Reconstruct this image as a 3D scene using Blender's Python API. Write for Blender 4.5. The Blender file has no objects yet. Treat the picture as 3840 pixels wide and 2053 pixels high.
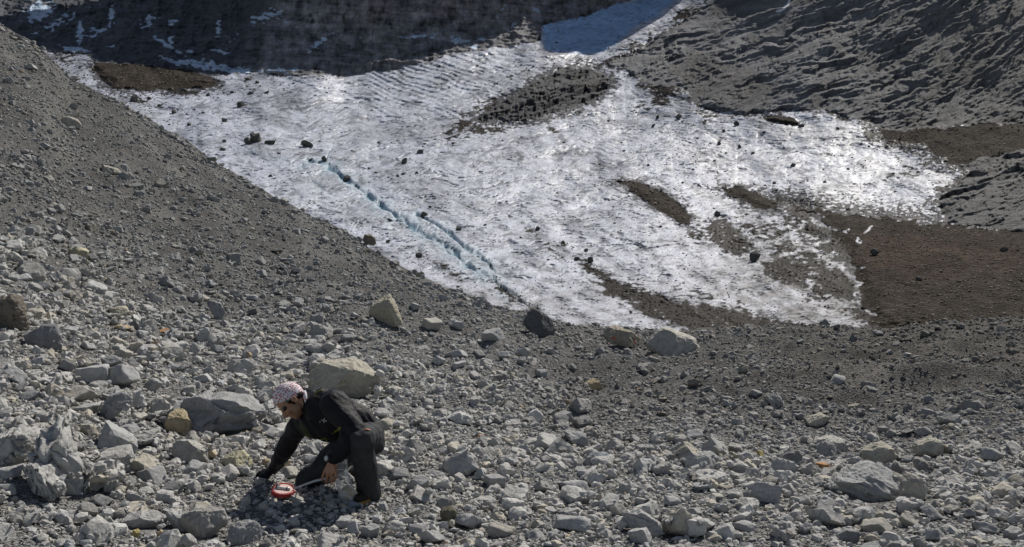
import bpy, bmesh, math, random
import numpy as np
from mathutils import Vector, Matrix

# ------------------------------------------------------------------ camera, sky, sun
S = bpy.context.scene
COL = S.collection
F = 3325.0                      # focal length in pixels of the 3840 px wide photograph
CX, CY, CZ = 1920.0, 1026.5, 1.6
cam_data = bpy.data.cameras.new("camera")
cam = bpy.data.objects.new("camera", cam_data)
COL.objects.link(cam)
cam_data.sensor_width = 36.0
cam_data.lens = 36.0 * F / 3840.0
cam_data.clip_start = 0.1
cam_data.clip_end = 6000.0
cam.location = (0, 0, CZ)
cam.rotation_euler = (math.radians(90), 0, 0)
S.camera = cam

SUN_EL, SUN_AZ = 48.0, 34.0
el, az = math.radians(SUN_EL), math.radians(SUN_AZ)
SUN = np.array([math.cos(el) * math.sin(az), math.cos(el) * math.cos(az), math.sin(el)])
world = bpy.data.worlds.new("World")
S.world = world
world.use_nodes = True
wn = world.node_tree
wn.nodes.clear()
sky = wn.nodes.new("ShaderNodeTexSky")
sky.sky_type = 'NISHITA'
sky.sun_disc = False
sky.sun_elevation = el
sky.sun_rotation = az
sky.altitude = 2400
sky.air_density = 1.0
sky.dust_density = 0.6
bg = wn.nodes.new("ShaderNodeBackground")
bg.inputs["Strength"].default_value = 0.075
out = wn.nodes.new("ShaderNodeOutputWorld")
hsv = wn.nodes.new("ShaderNodeHueSaturation"); hsv.inputs["Saturation"].default_value = 0.72
wn.links.new(sky.outputs[0], hsv.inputs["Color"]); wn.links.new(hsv.outputs[0], bg.inputs[0])
wn.links.new(bg.outputs[0], out.inputs[0])
sd = bpy.data.lights.new("sun", 'SUN')
sd.energy = 5.0
sd.angle = math.radians(0.53)
sd.color = (1.0, 0.95, 0.87)
sun = bpy.data.objects.new("sun", sd)
COL.objects.link(sun)
sun.rotation_euler = Vector(tuple(-SUN)).to_track_quat('-Z', 'Y').to_euler()
sun.location = (60, 120, 260)
S.view_settings.view_transform = 'Standard'
S.view_settings.look = 'None'
S.view_settings.exposure = 0.0
S.view_settings.gamma = 1.0
S.render.engine = 'CYCLES'
S.cycles.max_bounces = 5
S.cycles.diffuse_bounces = 2
S.cycles.glossy_bounces = 2
S.cycles.transmission_bounces = 4
S.cycles.transparent_max_bounces = 8
S.cycles.use_denoising = True
S.cycles.use_adaptive_sampling = True
S.cycles.adaptive_threshold = 0.015

# ------------------------------------------------------------------ helpers
rng = np.random.default_rng(7)
random.seed(7)

def P(px, py, d):
    """world point seen at photo pixel (px, py) at depth d"""
    return np.stack([(np.asarray(px, float) - CX) / F * d, np.asarray(d, float) + 0 * np.asarray(px, float),
                     CZ + (CY - np.asarray(py, float)) / F * d], -1)

_perm = np.random.default_rng(3).permutation(512).astype(np.int64)
_ga = np.random.default_rng(4).uniform(0, 2 * np.pi, 512)
_gx, _gy = np.cos(_ga), np.sin(_ga)
_g3 = np.random.default_rng(5).normal(size=(512, 3))
_g3 /= np.linalg.norm(_g3, axis=1)[:, None]

def _h(i, j, s=0):
    return _perm[(_perm[(i + 31 * s) & 511] + j + 17 * s) & 511]

def noise2(x, y, seed=0):
    x = np.asarray(x, float); y = np.asarray(y, float)
    i = np.floor(x).astype(np.int64); j = np.floor(y).astype(np.int64)
    fx = x - i; fy = y - j
    u = fx * fx * fx * (fx * (fx * 6 - 15) + 10); v = fy * fy * fy * (fy * (fy * 6 - 15) + 10)
    r = 0
    for a in (0, 1):
        for b in (0, 1):
            h = _h(i + a, j + b, seed)
            g = _gx[h] * (fx - a) + _gy[h] * (fy - b)
            r = r + g * (u if a else 1 - u) * (v if b else 1 - v)
    return r * 1.5

def fbm2(x, y, octv=4, seed=0, gain=0.5, lac=2.03):
    r = 0; a = 1.0
    for o in range(octv):
        r = r + a * noise2(x, y, seed + o); a *= gain; x = x * lac; y = y * lac
    return r

def ridge2(x, y, octv=4, seed=0, gain=0.5, lac=2.1):
    r = 0; a = 1.0
    for o in range(octv):
        n = 1 - np.abs(noise2(x, y, seed + o)) * 1.6
        r = r + a * n * n; a *= gain; x = x * lac; y = y * lac
    return r

def noise3(p, seed=0):
    q = np.floor(p).astype(np.int64); f = p - q
    w = f * f * f * (f * (f * 6 - 15) + 10)
    r = 0
    for a in (0, 1):
        for b in (0, 1):
            for c in (0, 1):
                h = _perm[(_h(q[:, 0] + a, q[:, 1] + b, seed) + q[:, 2] + c) & 511]
                g = (_g3[h] * (f - np.array([a, b, c]))).sum(1)
                r = r + g * (w[:, 0] if a else 1 - w[:, 0]) * (w[:, 1] if b else 1 - w[:, 1]) * (w[:, 2] if c else 1 - w[:, 2])
    return r * 1.4

def fbm3(p, octv=4, seed=0, gain=0.5):
    r = 0; a = 1.0
    for o in range(octv):
        r = r + a * noise3(p, seed + o); a *= gain; p = p * 2.03
    return r

def smooth(a, b, x):
    t = np.clip((x - a) / (b - a), 0, 1)
    return t * t * (3 - 2 * t)

def mesh_np(name, verts, faces, smooth_shade=True):
    """faces: (n,3) or (n,4) int array"""
    me = bpy.data.meshes.new(name)
    verts = np.ascontiguousarray(verts, dtype=np.float32)
    faces = np.ascontiguousarray(faces, dtype=np.int32)
    n, k = faces.shape
    me.vertices.add(len(verts)); me.vertices.foreach_set("co", verts.ravel())
    me.loops.add(n * k); me.loops.foreach_set("vertex_index", faces.ravel())
    me.polygons.add(n)
    me.polygons.foreach_set("loop_start", np.arange(0, n * k, k, dtype=np.int32))
    me.polygons.foreach_set("use_smooth", np.full(n, smooth_shade, dtype=bool))
    me.update(calc_edges=True)
    return me

def set_color(me, name, rgb):
    a = me.attributes.new(name, 'FLOAT_COLOR', 'POINT')
    c = np.ones((len(me.vertices), 4), np.float32); c[:, :3] = rgb
    a.data.foreach_set("color", c.ravel())

def link(name, me, mat=None, parent=None):
    o = bpy.data.objects.new(name, me)
    COL.objects.link(o)
    if mat is not None:
        me.materials.append(mat)
    if parent is not None:
        o.parent = parent
    return o

def tag(o, label=None, cat=None, group=None, kind=None):
    if label: o["label"] = label
    if cat: o["category"] = cat
    if group: o["group"] = group
    if kind: o["kind"] = kind
    return o

def empty(name, loc):
    o = bpy.data.objects.new(name, None)
    o.empty_display_size = 0.1
    COL.objects.link(o); o.location = loc
    bpy.context.view_layer.update()
    return o

def in_poly(px, py, poly):
    poly = np.asarray(poly, float)
    r = np.zeros(np.shape(px), bool)
    j = len(poly) - 1
    for i in range(len(poly)):
        xi, yi = poly[i]; xj, yj = poly[j]
        c = ((yi > py) != (yj > py)) & (px < (xj - xi) * (py - yi) / (yj - yi + 1e-12) + xi)
        r ^= c; j = i
    return r

def poly_dist(px, py, poly, closed=True):
    """distance to a polyline"""
    poly = np.asarray(poly, float)
    r = np.full(np.shape(px), 1e9)
    n = len(poly)
    for i in range(n if closed else n - 1):
        a = poly[i]; b = poly[(i + 1) % n]; ab = b - a
        t = np.clip(((px - a[0]) * ab[0] + (py - a[1]) * ab[1]) / (ab @ ab + 1e-9), 0, 1)
        r = np.minimum(r, np.hypot(px - a[0] - t * ab[0], py - a[1] - t * ab[1]))
    return r

def sdf(px, py, poly):
    d = poly_dist(px, py, poly)
    return np.where(in_poly(px, py, poly), d, -d)

# ------------------------------------------------------------------ materials
class NT:
    def __init__(self, name):
        self.m = bpy.data.materials.new(name); self.m.use_nodes = True
        self.t = self.m.node_tree; self.t.nodes.clear()
        self.out = self.n("ShaderNodeOutputMaterial")
        self.b = self.n("ShaderNodeBsdfPrincipled")
        self.l(self.b.outputs[0], self.out.inputs[0])
    def n(self, t, **kw):
        x = self.t.nodes.new(t)
        for k, v in kw.items(): setattr(x, k, v)
        return x
    def l(self, a, b): self.t.links.new(a, b)
    def coord(self, kind="Object"):
        return self.n("ShaderNodeTexCoord").outputs[kind]
    def noise(self, vec, scale, detail=4, rough=0.55, dist=0.0):
        x = self.n("ShaderNodeTexNoise"); x.inputs["Scale"].default_value = scale
        x.inputs["Detail"].default_value = detail; x.inputs["Roughness"].default_value = rough
        x.inputs["Distortion"].default_value = dist
        if vec is not None: self.l(vec, x.inputs["Vector"])
        return x.outputs["Fac"]
    def voro(self, vec, scale, feature='F1', out="Distance"):
        x = self.n("ShaderNodeTexVoronoi", feature=feature); x.inputs["Scale"].default_value = scale
        if vec is not None: self.l(vec, x.inputs["Vector"])
        return x.outputs[out]
    def ramp(self, fac, stops):
        x = self.n("ShaderNodeValToRGB")
        e = x.color_ramp.elements
        while len(e) < len(stops): e.new(0.5)
        for k, (p, c) in enumerate(stops):
            e[k].position = p
            e[k].color = (c[0], c[1], c[2], 1) if hasattr(c, '__len__') else (c, c, c, 1)
        self.l(fac, x.inputs[0]); return x.outputs[0]
    def mix(self, fac, a, b, mode='MIX'):
        x = self.n("ShaderNodeMix", data_type='RGBA', blend_type=mode)
        for v, i in ((fac, 0), (a, 6), (b, 7)):
            if hasattr(v, 'links') or isinstance(v, bpy.types.NodeSocket): self.l(v, x.inputs[i])
            elif i == 0: x.inputs[0].default_value = v
            else: x.inputs[i].default_value = (*v, 1)
        return x.outputs[2]
    def math(self, op, a, b=0.0):
        x = self.n("ShaderNodeMath", operation=op)
        for v, i in ((a, 0), (b, 1)):
            if isinstance(v, bpy.types.NodeSocket): self.l(v, x.inputs[i])
            else: x.inputs[i].default_value = v
        return x.outputs[0]
    def attr(self, name, out="Color"):
        x = self.n("ShaderNodeAttribute"); x.attribute_name = name; return x.outputs[out]
    def bump(self, h, dist, strength=1.0, prev=None):
        x = self.n("ShaderNodeBump"); x.inputs["Distance"].default_value = dist
        x.inputs["Strength"].default_value = strength
        self.l(h, x.inputs["Height"])
        if prev is not None: self.l(prev, x.inputs["Normal"])
        return x.outputs[0]
    def set(self, **kw):
        for k, v in kw.items():
            k = k.replace("_", " ")
            i = self.b.inputs[k]
            if isinstance(v, bpy.types.NodeSocket): self.l(v, i)
            elif hasattr(v, '__len__') and len(v) == 3: i.default_value = (*v, 1)
            else: i.default_value = v
        return self

def mat_stone(name, use_attr):
    """fractured pale limestone; tone from a per-stone attribute or from the object's colour"""
    t = NT(name)
    if use_attr:
        base = t.attr("tone"); v = t.coord("Object")
    else:
        base = t.n("ShaderNodeObjectInfo").outputs["Color"]
        g = t.n("ShaderNodeNewGeometry"); v = g.outputs["Position"]
    n1 = t.noise(v, 9.0, 6, 0.65)
    n2 = t.noise(v, 45.0, 4, 0.6)
    c = t.mix(1.0, base, t.ramp(n1, [(0.25, 0.72), (0.5, 1.0), (0.78, 1.18)]), 'MULTIPLY')
    c = t.mix(0.8, c, t.ramp(n2, [(0.3, 0.8), (0.6, 1.08)]), 'MULTIPLY')
    if not use_attr:
        # ochre weathering skins
        m = t.ramp(t.noise(v, 3.2, 5, 0.7, 0.6), [(0.56, 0.0), (0.68, 1.0)])
        c = t.mix(t.math('MULTIPLY', m, 0.25), c, (0.32, 0.265, 0.18))
        cr = t.ramp(t.voro(v, 5.0, 'DISTANCE_TO_EDGE'), [(0.0, 0.45), (0.02, 1.0)])
        c = t.mix(0.45, c, cr, 'MULTIPLY')
    h = t.math('ADD', t.noise(v, 22.0, 8, 0.7), t.math('MULTIPLY', n2, 0.25))
    t.set(Base_Color=c, Roughness=0.92, Normal=t.bump(h, 0.03, 0.8))
    t.b.inputs["Specular IOR Level"].default_value = 0.2
    return t.m

M_RUBBLE = mat_stone("stone_rubble", True)
M_ROCK = mat_stone("stone_boulder", False)
# ------------------------------------------------------------------ foreground ground: valley floor and the scree bank on the left
CREST = np.array([(-1100, -560, 60), (0, 85, 44), (160, 180, 43), (270, 300, 42), (430, 370, 41), (560, 450, 40), (700, 530, 39),
    (860, 640, 37.5), (1000, 720, 36), (1130, 790, 34.5), (1270, 855, 33), (1400, 935, 31), (1500, 1000, 29.5), (1600, 1045, 28.5),
    (1700, 1085, 27.5), (1800, 1125, 27), (1900, 1155, 26.5), (2000, 1178, 26.5), (2080, 1200, 27), (2150, 1222, 28), (2300, 1230, 30),
    (2500, 1238, 31), (2800, 1225, 32), (2980, 1215, 33), (3330, 1235, 34), (3500, 1205, 36), (3840, 1190, 38), (4900, 1140, 42)], float)
D0 = 2.2

def crest_at(px):
    py = np.interp(px, CREST[:, 0], CREST[:, 1]); d = np.interp(px, CREST[:, 0], CREST[:, 2])
    return d, CZ + (CY - py) / F * d

def ground_z(x, y):
    x = np.asarray(x, float); y = np.asarray(y, float)
    px = CX + F * x / np.maximum(y, 0.5)
    dc, zc = crest_at(px)
    t = np.clip((y - D0) / (dc - D0), 0, 1)
    left = smooth(2000, 300, px)
    pw = 1.35 + 0.5 * smooth(2200, 1000, px) - 0.3 * smooth(800, 0, px)
    z0 = 0.0 + 0.10 * smooth(900, -200, px) * smooth(3, 7, y)
    z = z0 + (zc - z0) * t ** pw
    # hummocks and rills
    fade = np.sin(np.pi * np.clip(t, 0, 1)) ** 0.5
    away = smooth(0.5, 2.0, np.hypot(x + 1.55, (y - 6.2)))
    hum = 0.10 * fbm2(x / 2.3, y / 2.3, 3, 21) + 0.05 * fbm2(x / 0.7, y / 0.9, 3, 25)
    hum = hum + 0.26 * (1 - left) * smooth(7.5, 12, y) * (ridge2(x / 4.2 + 2, y / 3.4, 2, 29) - 1.0) + 0.18 * (1 - left) * smooth(9, 14, y) * fbm2(x / 3.1 + 4, y / 4.2, 3, 28)
    hum = hum + 0.075 * smooth(6.15, 6.6, y) * smooth(-2.6, -2.0, x) * smooth(-.5, -.95, x) * smooth(8.5, 7.2, y)
    hum = hum + 0.45 * left * smooth(9, 18, y) * fbm2(x / 6.0 + 9, y / 7.0, 4, 33)
    z = z + hum * fade * (0.25 + 0.75 * away)
    z = z + (7 * noise2(px / 90.0, 0.3 + 0 * px, 11) + 4 * noise2(px / 30.0, 5.3 + 0 * px, 12)) / F * y * t ** 14
    # far side drops away behind the crest
    z = z - np.maximum(y - dc, 0) * 0.62 - 0.12 * np.clip(y - dc, 0, 1)
    return z

cols = np.arange(-1400, 5241, 7.0)
tt = np.linspace(0, 1, 460) ** 1.0
dcs, zcs = crest_at(cols)
rows = []
for k in range(len(tt)):
    rows.append(D0 * (dcs / D0) ** tt[k])
for e in (0.25, 0.6, 1.2, 2.5, 5.0, 9.0):
    rows.append(dcs + e)
Y = np.array(rows); X = (cols[None, :] - CX) / F * Y
Z = ground_z(X, Y)
GV = np.stack([X, Y, Z], -1)
nr, nc = Y.shape

def grid_faces(nr, nc):
    i = np.arange(nr - 1)[:, None] * nc + np.arange(nc - 1)[None, :]
    return np.stack([i, i + 1, i + nc + 1, i + nc], -1).reshape(-1, 4)

def mat_ground():
    t = NT("gravel_ground")
    g = t.n("ShaderNodeNewGeometry"); v = g.outputs["Position"]
    base = t.attr("tone")
    vcol = t.n("ShaderNodeTexVoronoi"); vcol.inputs["Scale"].default_value = 22.0; t.l(v, vcol.inputs["Vector"])
    vc2 = t.n("ShaderNodeTexVoronoi"); vc2.inputs["Scale"].default_value = 55.0; t.l(v, vc2.inputs["Vector"])
    s1 = t.ramp(vcol.outputs["Color"], [(0.1, 0.62), (0.55, 1.0), (0.95, 1.3)])
    s2 = t.ramp(vc2.outputs["Color"], [(0.1, 0.7), (0.9, 1.25)])
    c = t.mix(1.0, base, s1, 'MULTIPLY'); c = t.mix(0.7, c, s2, 'MULTIPLY')
    h1 = t.math('SUBTRACT', 1.0, vcol.outputs["Distance"])
    h2 = t.math('SUBTRACT', 1.0, vc2.outputs["Distance"])
    n = t.bump(h1, 0.05, 1.0); n = t.bump(h2, 0.02, 1.0, n)
    t.set(Base_Color=c, Roughness=0.95, Normal=n)
    t.b.inputs["Specular IOR Level"].default_value = 0.15
    return t.m

me = mesh_np("gravel_ground", GV.reshape(-1, 3), grid_faces(nr, nc))
gx, gy = X.ravel(), Y.ravel()
gpx = CX + F * gx / gy
n = fbm2(gx / 1.7, gy / 2.2, 4, 41)
tone = np.array([0.23, 0.227, 0.22])[None, :] * (1 + 0.22 * n)[:, None]
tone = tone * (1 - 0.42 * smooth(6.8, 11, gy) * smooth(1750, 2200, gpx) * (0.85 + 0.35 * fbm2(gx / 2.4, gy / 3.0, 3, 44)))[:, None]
tone = tone * (1 - 0.42 * smooth(9, 20, gy) * smooth(2300, 1500, gpx) * (0.8 + 0.5 * fbm2((gx + .8 * gy) / 1.6, (gy - .8 * gx) / 9.0, 3, 43)))[:, None]  # left bank: dimness of grazing light put into the ground tone
brown = (smooth(2300, 3300, gpx) * smooth(9, 18, gy) * 0.7)[:, None]
tone = tone * (1 - brown) + brown * np.array([0.115, 0.105, 0.092]) * (1 + 0.3 * n)[:, None]
wet = (smooth(0.15, 0.5, fbm2(gx / 3.0, gy / 1.2, 3, 47)) * smooth(3000, 3600, gpx) * smooth(13, 17, gy) * smooth(40, 24, gy))[:, None]
tone = tone * (1 - 0.5 * wet)
# two patches of brown earth near the man
for (qx, qy, rr) in ((300, 1700, 60), (690, 1760, 50), (930, 1765, 45)):
    dd = 1.55 / ((qy - CY) / F); q = P(qx, qy, dd)
    m = (smooth(1.0, 0.2, np.hypot(gx - q[0], (gy - q[1]) * 0.8) / (rr / F * dd) + 0.5 * n) * 0.75)[:, None]
    tone = tone * (1 - m) + m * np.array([0.20, 0.15, 0.085])
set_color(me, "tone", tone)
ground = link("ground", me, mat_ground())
tag(ground, "grey gravel valley floor and scree bank under the rubble", "ground", kind="structure")

def hit_ground(px, py):
    """depth where the ray of a photo pixel meets the foreground ground"""
    d = np.geomspace(3.0, 46.0, 1400)
    p = P(np.full_like(d, px), py, d)
    g = ground_z(p[:, 0], p[:, 1])
    k = np.argmax(p[:, 2] <= g)
    if p[k, 2] > g[k]:
        dc, _ = crest_at(np.array([float(px)])); return float(dc[0])
    return float(d[k])

# ------------------------------------------------------------------ background terrain: glacier, moraine, rock slope, cliffs
CP = [(-400, 1240, 34), (1200, 1240, 34), (1900, 1245, 34), (2600, 1262, 35), (3300, 1265, 37), (4100, 1275, 38),
 (-300, 1000, 62), (700, 1000, 62), (1500, 1000, 62), (2000, 1000, 62), (2500, 1000, 62), (3000, 1010, 60), (3500, 1000, 56), (4100, 1000, 52),
 (800, 850, 95), (1400, 850, 95), (2000, 850, 95), (2600, 850, 93), (3100, 850, 84), (3450, 870, 75), (3840, 870, 68), (4300, 860, 64),
 (0, 700, 140), (600, 700, 140), (1400, 700, 140), (2200, 700, 140), (2800, 700, 135), (3300, 700, 118), (3840, 700, 92), (4300, 700, 82),
 (400, 550, 195), (1200, 550, 195), (2000, 550, 195), (2700, 550, 183), (3200, 550, 156), (3840, 550, 116), (4300, 550, 100),
 (0, 450, 240), (800, 450, 240), (1600, 450, 240), (2400, 450, 233), (3000, 450, 188), (3840, 450, 136), (4300, 450, 118),
 (-400, 330, 300), (400, 330, 300), (1200, 330, 300), (2000, 330, 298), (2500, 330, 268), (3000, 330, 203), (3840, 330, 145), (4300, 330, 126),
 (0, 250, 355), (600, 265, 365), (1300, 262, 372), (1900, 200, 382), (2300, 220, 362), (2700, 200, 285), (3200, 200, 216), (3840, 200, 155), (4300, 200, 134),
 (-400, 150, 430), (300, 170, 425), (900, 180, 430), (1400, 180, 392), (1650, 130, 400), (2040, 130, 410),
 (-300, 40, 540), (300, 50, 520), (900, 50, 500), (1400, 50, 412), (1750, 40, 416), (2200, 60, 462), (2500, 40, 450), (2750, 60, 334), (3200, 60, 237), (3840, 60, 166), (4300, 60, 143),
 (-300, -110, 640), (300, -110, 620), (900, -110, 560), (1400, -110, 440), (1900, -110, 446), (2250, -80, 520), (2600, -110, 500), (2900, -110, 312), (3840, -110, 184), (4300, -110, 154)]
CP = np.array(CP, float)

def tps_fit(p, v, lam=1e-3):
    n = len(p); d2 = ((p[:, None] - p[None]) ** 2).sum(-1)
    K = 0.5 * d2 * np.log(d2 + 1e-12) + lam * np.eye(n)
    Q = np.c_[np.ones(n), p]
    A = np.block([[K, Q], [Q.T, np.zeros((3, 3))]])
    return np.linalg.solve(A, np.r_[v, np.zeros(3)])

def tps_eval(w, p, q):
    r = np.empty(len(q))
    for s in range(0, len(q), 60000):
        c = q[s:s + 60000]; d2 = ((c[:, None] - p[None]) ** 2).sum(-1)
        r[s:s + 60000] = (0.5 * d2 * np.log(d2 + 1e-12)) @ w[:-3] + w[-3] + c @ w[-2:]
    return r
cpn = CP[:, :2] / 1000.0
tw = tps_fit(cpn, np.log(CP[:, 2]))
def back_depth(px, py):
    q = np.stack([np.ravel(px), np.ravel(py)], -1) / 1000.0
    return np.exp(tps_eval(tw, cpn, q)).reshape(np.shape(px))

BPX = np.arange(-520, 4361, 3.2)
BPY = np.arange(1274, -111, -2.4)
QX, QY = np.meshgrid(BPX, BPY)
coarse_x, coarse_y = np.meshgrid(np.arange(-560, 4401, 40.0), np.arange(1320, -161, -20.0))
DC = back_depth(coarse_x, coarse_y)
def bilinear(px, py):
    fx = np.clip((px + 560) / 40.0, 0, DC.shape[1] - 1.001); fy = np.clip((1320 - py) / 20.0, 0, DC.shape[0] - 1.001)
    i = fx.astype(int); j = fy.astype(int); a = fx - i; b = fy - j
    # smooth (Catmull-Rom like) is not needed: the coarse net is dense
    return (DC[j, i] * (1 - a) * (1 - b) + DC[j, i + 1] * a * (1 - b) + DC[j + 1, i] * (1 - a) * b + DC[j + 1, i + 1] * a * b)
D = np.exp(tps_eval(tw, cpn, np.stack([QX.ravel(), QY.ravel()], -1) / 1000.0)).reshape(QX.shape)

# ---- regions traced on the terrain
WX = QX + 10 * fbm2(QX / 60, QY / 40, 3, 51) + 6 * noise2(QX / 14, QY / 10, 54)
WY = QY + 6 * fbm2(QX / 60, QY / 40, 3, 55) + 4 * noise2(QX / 14, QY / 10, 58)
CLIFF = [(-600, 175), (60, 170), (150, 190), (330, 205), (345, 232), (480, 240), (700, 262), (800, 288), (1000, 270), (1150, 284), (1280, 286),
         (1450, 266), (1560, 240), (1700, 202), (1780, 190), (1900, 176), (2000, 156), (2030, 150), (2030, 100), (2100, 80), (2200, 62),
         (2330, 12), (2420, -20), (2600, -200), (-600, -200)]
SLOPE = [(2760, -200), (2700, -10), (2610, 50), (2540, 95), (2450, 150), (2400, 190), (2300, 225), (2280, 245), (2350, 262), (2400, 300), (2440, 325),
         (2520, 325), (2590, 350), (2600, 380), (2650, 405), (2790, 428), (2870, 418), (2960, 404), (3080, 410), (3170, 432), (3240, 455), (3290, 480), (3400, 488), (3640, 462),
         (3840, 468), (4500, 470), (4500, -200)]
OUTCROP = [(1770, 452), (1800, 436), (1845, 405), (1890, 380), (1950, 345), (2000, 305), (2090, 262), (2140, 254), (2200, 258), (2260, 280), (2290, 300), (2285, 325), (2240, 370), (2180, 395), (2100, 418), (2000, 446), (1900, 455), (1860, 450)]
MEDIAL = [(350, 238), (480, 236), (700, 258), (790, 290), (818, 312), (800, 328), (700, 332), (560, 340), (430, 330), (385, 305), (350, 262)]
RIDGE1 = [(2310, 678), (2360, 683), (2420, 692), (2500, 730), (2560, 775), (2592, 815), (2588, 850), (2540, 830), (2470, 790), (2400, 740)]
RIDGE2 = [(2705, 703), (2760, 702), (2830, 722), (2905, 758), (2905, 785), (2850, 785), (2790, 752), (2730, 728)]
RIDGE3 = [(2866, 442), (2895, 432), (2950, 438), (3000, 458), (2995, 472), (2930, 466), (2880, 456)]
RIDGE4 = [(2935, 752), (2990, 765), (3040, 790), (3100, 815), (3120, 870), (3180, 960), (3220, 1080), (3290, 1240), (4500, 1300), (4500, 880), (3840, 868), (3520, 846), (3300, 820), (3130, 802), (3060, 780)]
RIGHTDEB = [(3290, 480), (3400, 486), (3640, 462), (4500, 462), (4500, 660), (3840, 640), (3700, 640), (3600, 618), (3540, 600), (3480, 560), (3420, 530), (3330, 512)]
SLABS = [(3560, 715), (3640, 650), (3620, 618), (3690, 588), (3780, 575), (3840, 560), (4500, 560), (4500, 885), (3840, 866), (3560, 835), (3510, 760)]
def soft(poly, w=10.0, x=WX, y=WY):
    return smooth(-w, w, sdf(x, y, poly))
mC, mS, mO, mM = soft(CLIFF, 4), soft(SLOPE, 6), soft(OUTCROP, 5), soft(MEDIAL, 6)
mR1, mR2, mR3, mR4 = soft(RIDGE1, 5), soft(RIDGE2, 4), soft(RIDGE3, 3), soft(RIDGE4, 9)
mRD, mSL = soft(RIGHTDEB, 9), soft(SLABS, 7)
W2X = WX + 34 * fbm2(QX / 70, QY / 45, 4, 59); W2Y = WY + 20 * fbm2(QX / 70, QY / 45, 4, 60)
mR4 = soft(RIDGE4, 6, W2X, W2Y)
mRD = soft(RIGHTDEB, 6, W2X, W2Y)

# mounds come forward towards the valley (real bulges of the surface)
def bulge(poly, k, w):
    return k * np.clip(smooth(0, w, sdf(QX, QY, poly)), 0, 1)
D = D * (1 - bulge(OUTCROP, 0.07, 120) - bulge(MEDIAL, 0.03, 40) - bulge(RIDGE1, 0.02, 30) - bulge(RIDGE2, 0.02, 25) - bulge(RIDGE3, 0.015, 15)
         - bulge(RIDGE4, 0.035, 60) - bulge(SLABS, 0.03, 60))
# cliff: buttresses and ledges
bt = ridge2(QX / 210 + 0.12 * QY / 60, QY / 420, 4, 61)
D = D * (1 - mC * (0.020 * (bt - 1.0) + 0.006 * fbm2(QX / 60, QY / 14, 4, 66)))
# low rock step at the cliff foot (x 1130..1560)
STEP = [(1130, 215), (1250, 205), (1400, 208), (1560, 215), (1600, 235), (1470, 262), (1290, 286), (1160, 282)]
D = D * (1 - bulge(STEP, 0.03, 22) * (1 + 0.2 * noise2(QX / 30, QY / 20, 69)))

BX = (QX - CX) / F * D; BY = D.copy(); BZ = CZ + (CY - QY) / F * D
gD = np.abs(np.gradient(D, axis=0)) / 2.4            # metres of depth per photo pixel
ice = np.clip(1 - mC - mS - mO - mM - mR1 - mR2 - mR3 - mR4 - mRD - mSL, 0, 1)

# ---- debris scattered on the ice
def blob(x, y, rx, ry, ang, s):
    c, q = math.cos(math.radians(ang)), math.sin(math.radians(ang))
    dx, dy = QX - x, QY - y
    return s * np.exp(-(((dx * c + dy * q) / rx) ** 2 + ((-dx * q + dy * c) / ry) ** 2))
deb = np.zeros_like(QX)
for b in [(1780, 440, 150, 50, -30, .72), (1780, 490, 120, 16, 0, .7), (1860, 400, 60, 60, -30, .6), (1940, 450, 90, 18, -8, .5), (2070, 490, 26, 12, 20, .8), (2420, 400, 150, 30, -12, .5), (2500, 330, 120, 50, 10, .62),
          (2640, 420, 60, 60, 60, .5), (2230, 700, 60, 12, 30, .35), (2450, 760, 170, 26, 36, .55), (2000, 880, 150, 16, 38, .5),
          (2150, 950, 120, 26, 38, .45), (2300, 1060, 170, 26, 33, .75), (2500, 1150, 240, 34, 24, 1.0), (2800, 1210, 220, 22, 12, .9), (2350, 1100, 90, 16, 20, .6), (2640, 1050, 200, 20, 30, .28),
          (2680, 860, 60, 60, 40, .8), (2760, 930, 80, 30, 50, .65), (2960, 830, 130, 50, 45, .62), (3060, 900, 130, 60, 35, .72),
          (3050, 990, 170, 60, 30, .72), (3150, 1080, 90, 70, 50, .66), (2950, 930, 260, 90, 35, .60), (3090, 1050, 170, 100, 42, .62), (2780, 905, 120, 50, 40, .55), (2700, 1130, 260, 40, 20, .5), (3230, 1170, 50, 40, 30, .8), (2900, 1010, 130, 40, 30, .35),
          (3240, 1000, 60, 60, 40, .8), (2600, 500, 60, 180, 8, .30), (2650, 560, 14, 140, 0, .33), (2900, 440, 120, 20, 12, .3), (3330, 520, 110, 40, 18, .75), (3420, 640, 160, 40, -6, .42),
          (3560, 740, 110, 60, 30, .45), (3120, 580, 60, 14, 4, .45), (3400, 560, 70, 22, -40, .5), (3560, 580, 90, 40, 10, .7),
          (1690, 1020, 130, 16, 32, .55), (1880, 1080, 100, 20, 36, .6), (1600, 1020, 180, 30, 33, .22), (1950, 1130, 130, 30, 30, .38), (2050, 1200, 140, 26, 16, .35),
          (240, 215, 110, 30, 10, .45), (450, 360, 160, 26, 12, .45), (700, 345, 150, 18, 4, .5), (960, 320, 150, 26, 0, .28), (1080, 285, 120, 12, 3, .5),
          (1600, 225, 200, 20, -12, .42), (2380, 160, 120, 26, -38, .45), (2560, 60, 120, 40, -38, .5), (2300, 240, 200, 26, -12, .4), (1960, 270, 160, 12, -25, .3)]:
    deb = np.maximum(deb, blob(*b) * (0.75 + 0.45 * noise2(QX / 120, QY / 80, 71)))
nz = 0.55 * fbm2(QX / 26, QY / 9, 4, 73) + 0.35 * fbm2(QX / 70, QY / 24, 2, 78)
debris = smooth(0.40, 0.56, deb * 1.25 + 0.62 * nz) * smooth(0.03, 0.15, deb)
W3X = QX + 30 * fbm2(QX / 46, QY / 26, 4, 63); W3Y = QY + 18 * fbm2(QX / 46, QY / 26, 4, 64)
BAND = [(2190, 1050), (2300, 1062), (2450, 1108), (2620, 1140), (2800, 1176), (2985, 1214), (3000, 1275), (2620, 1275), (2560, 1240), (2450, 1192), (2330, 1120)]
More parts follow.
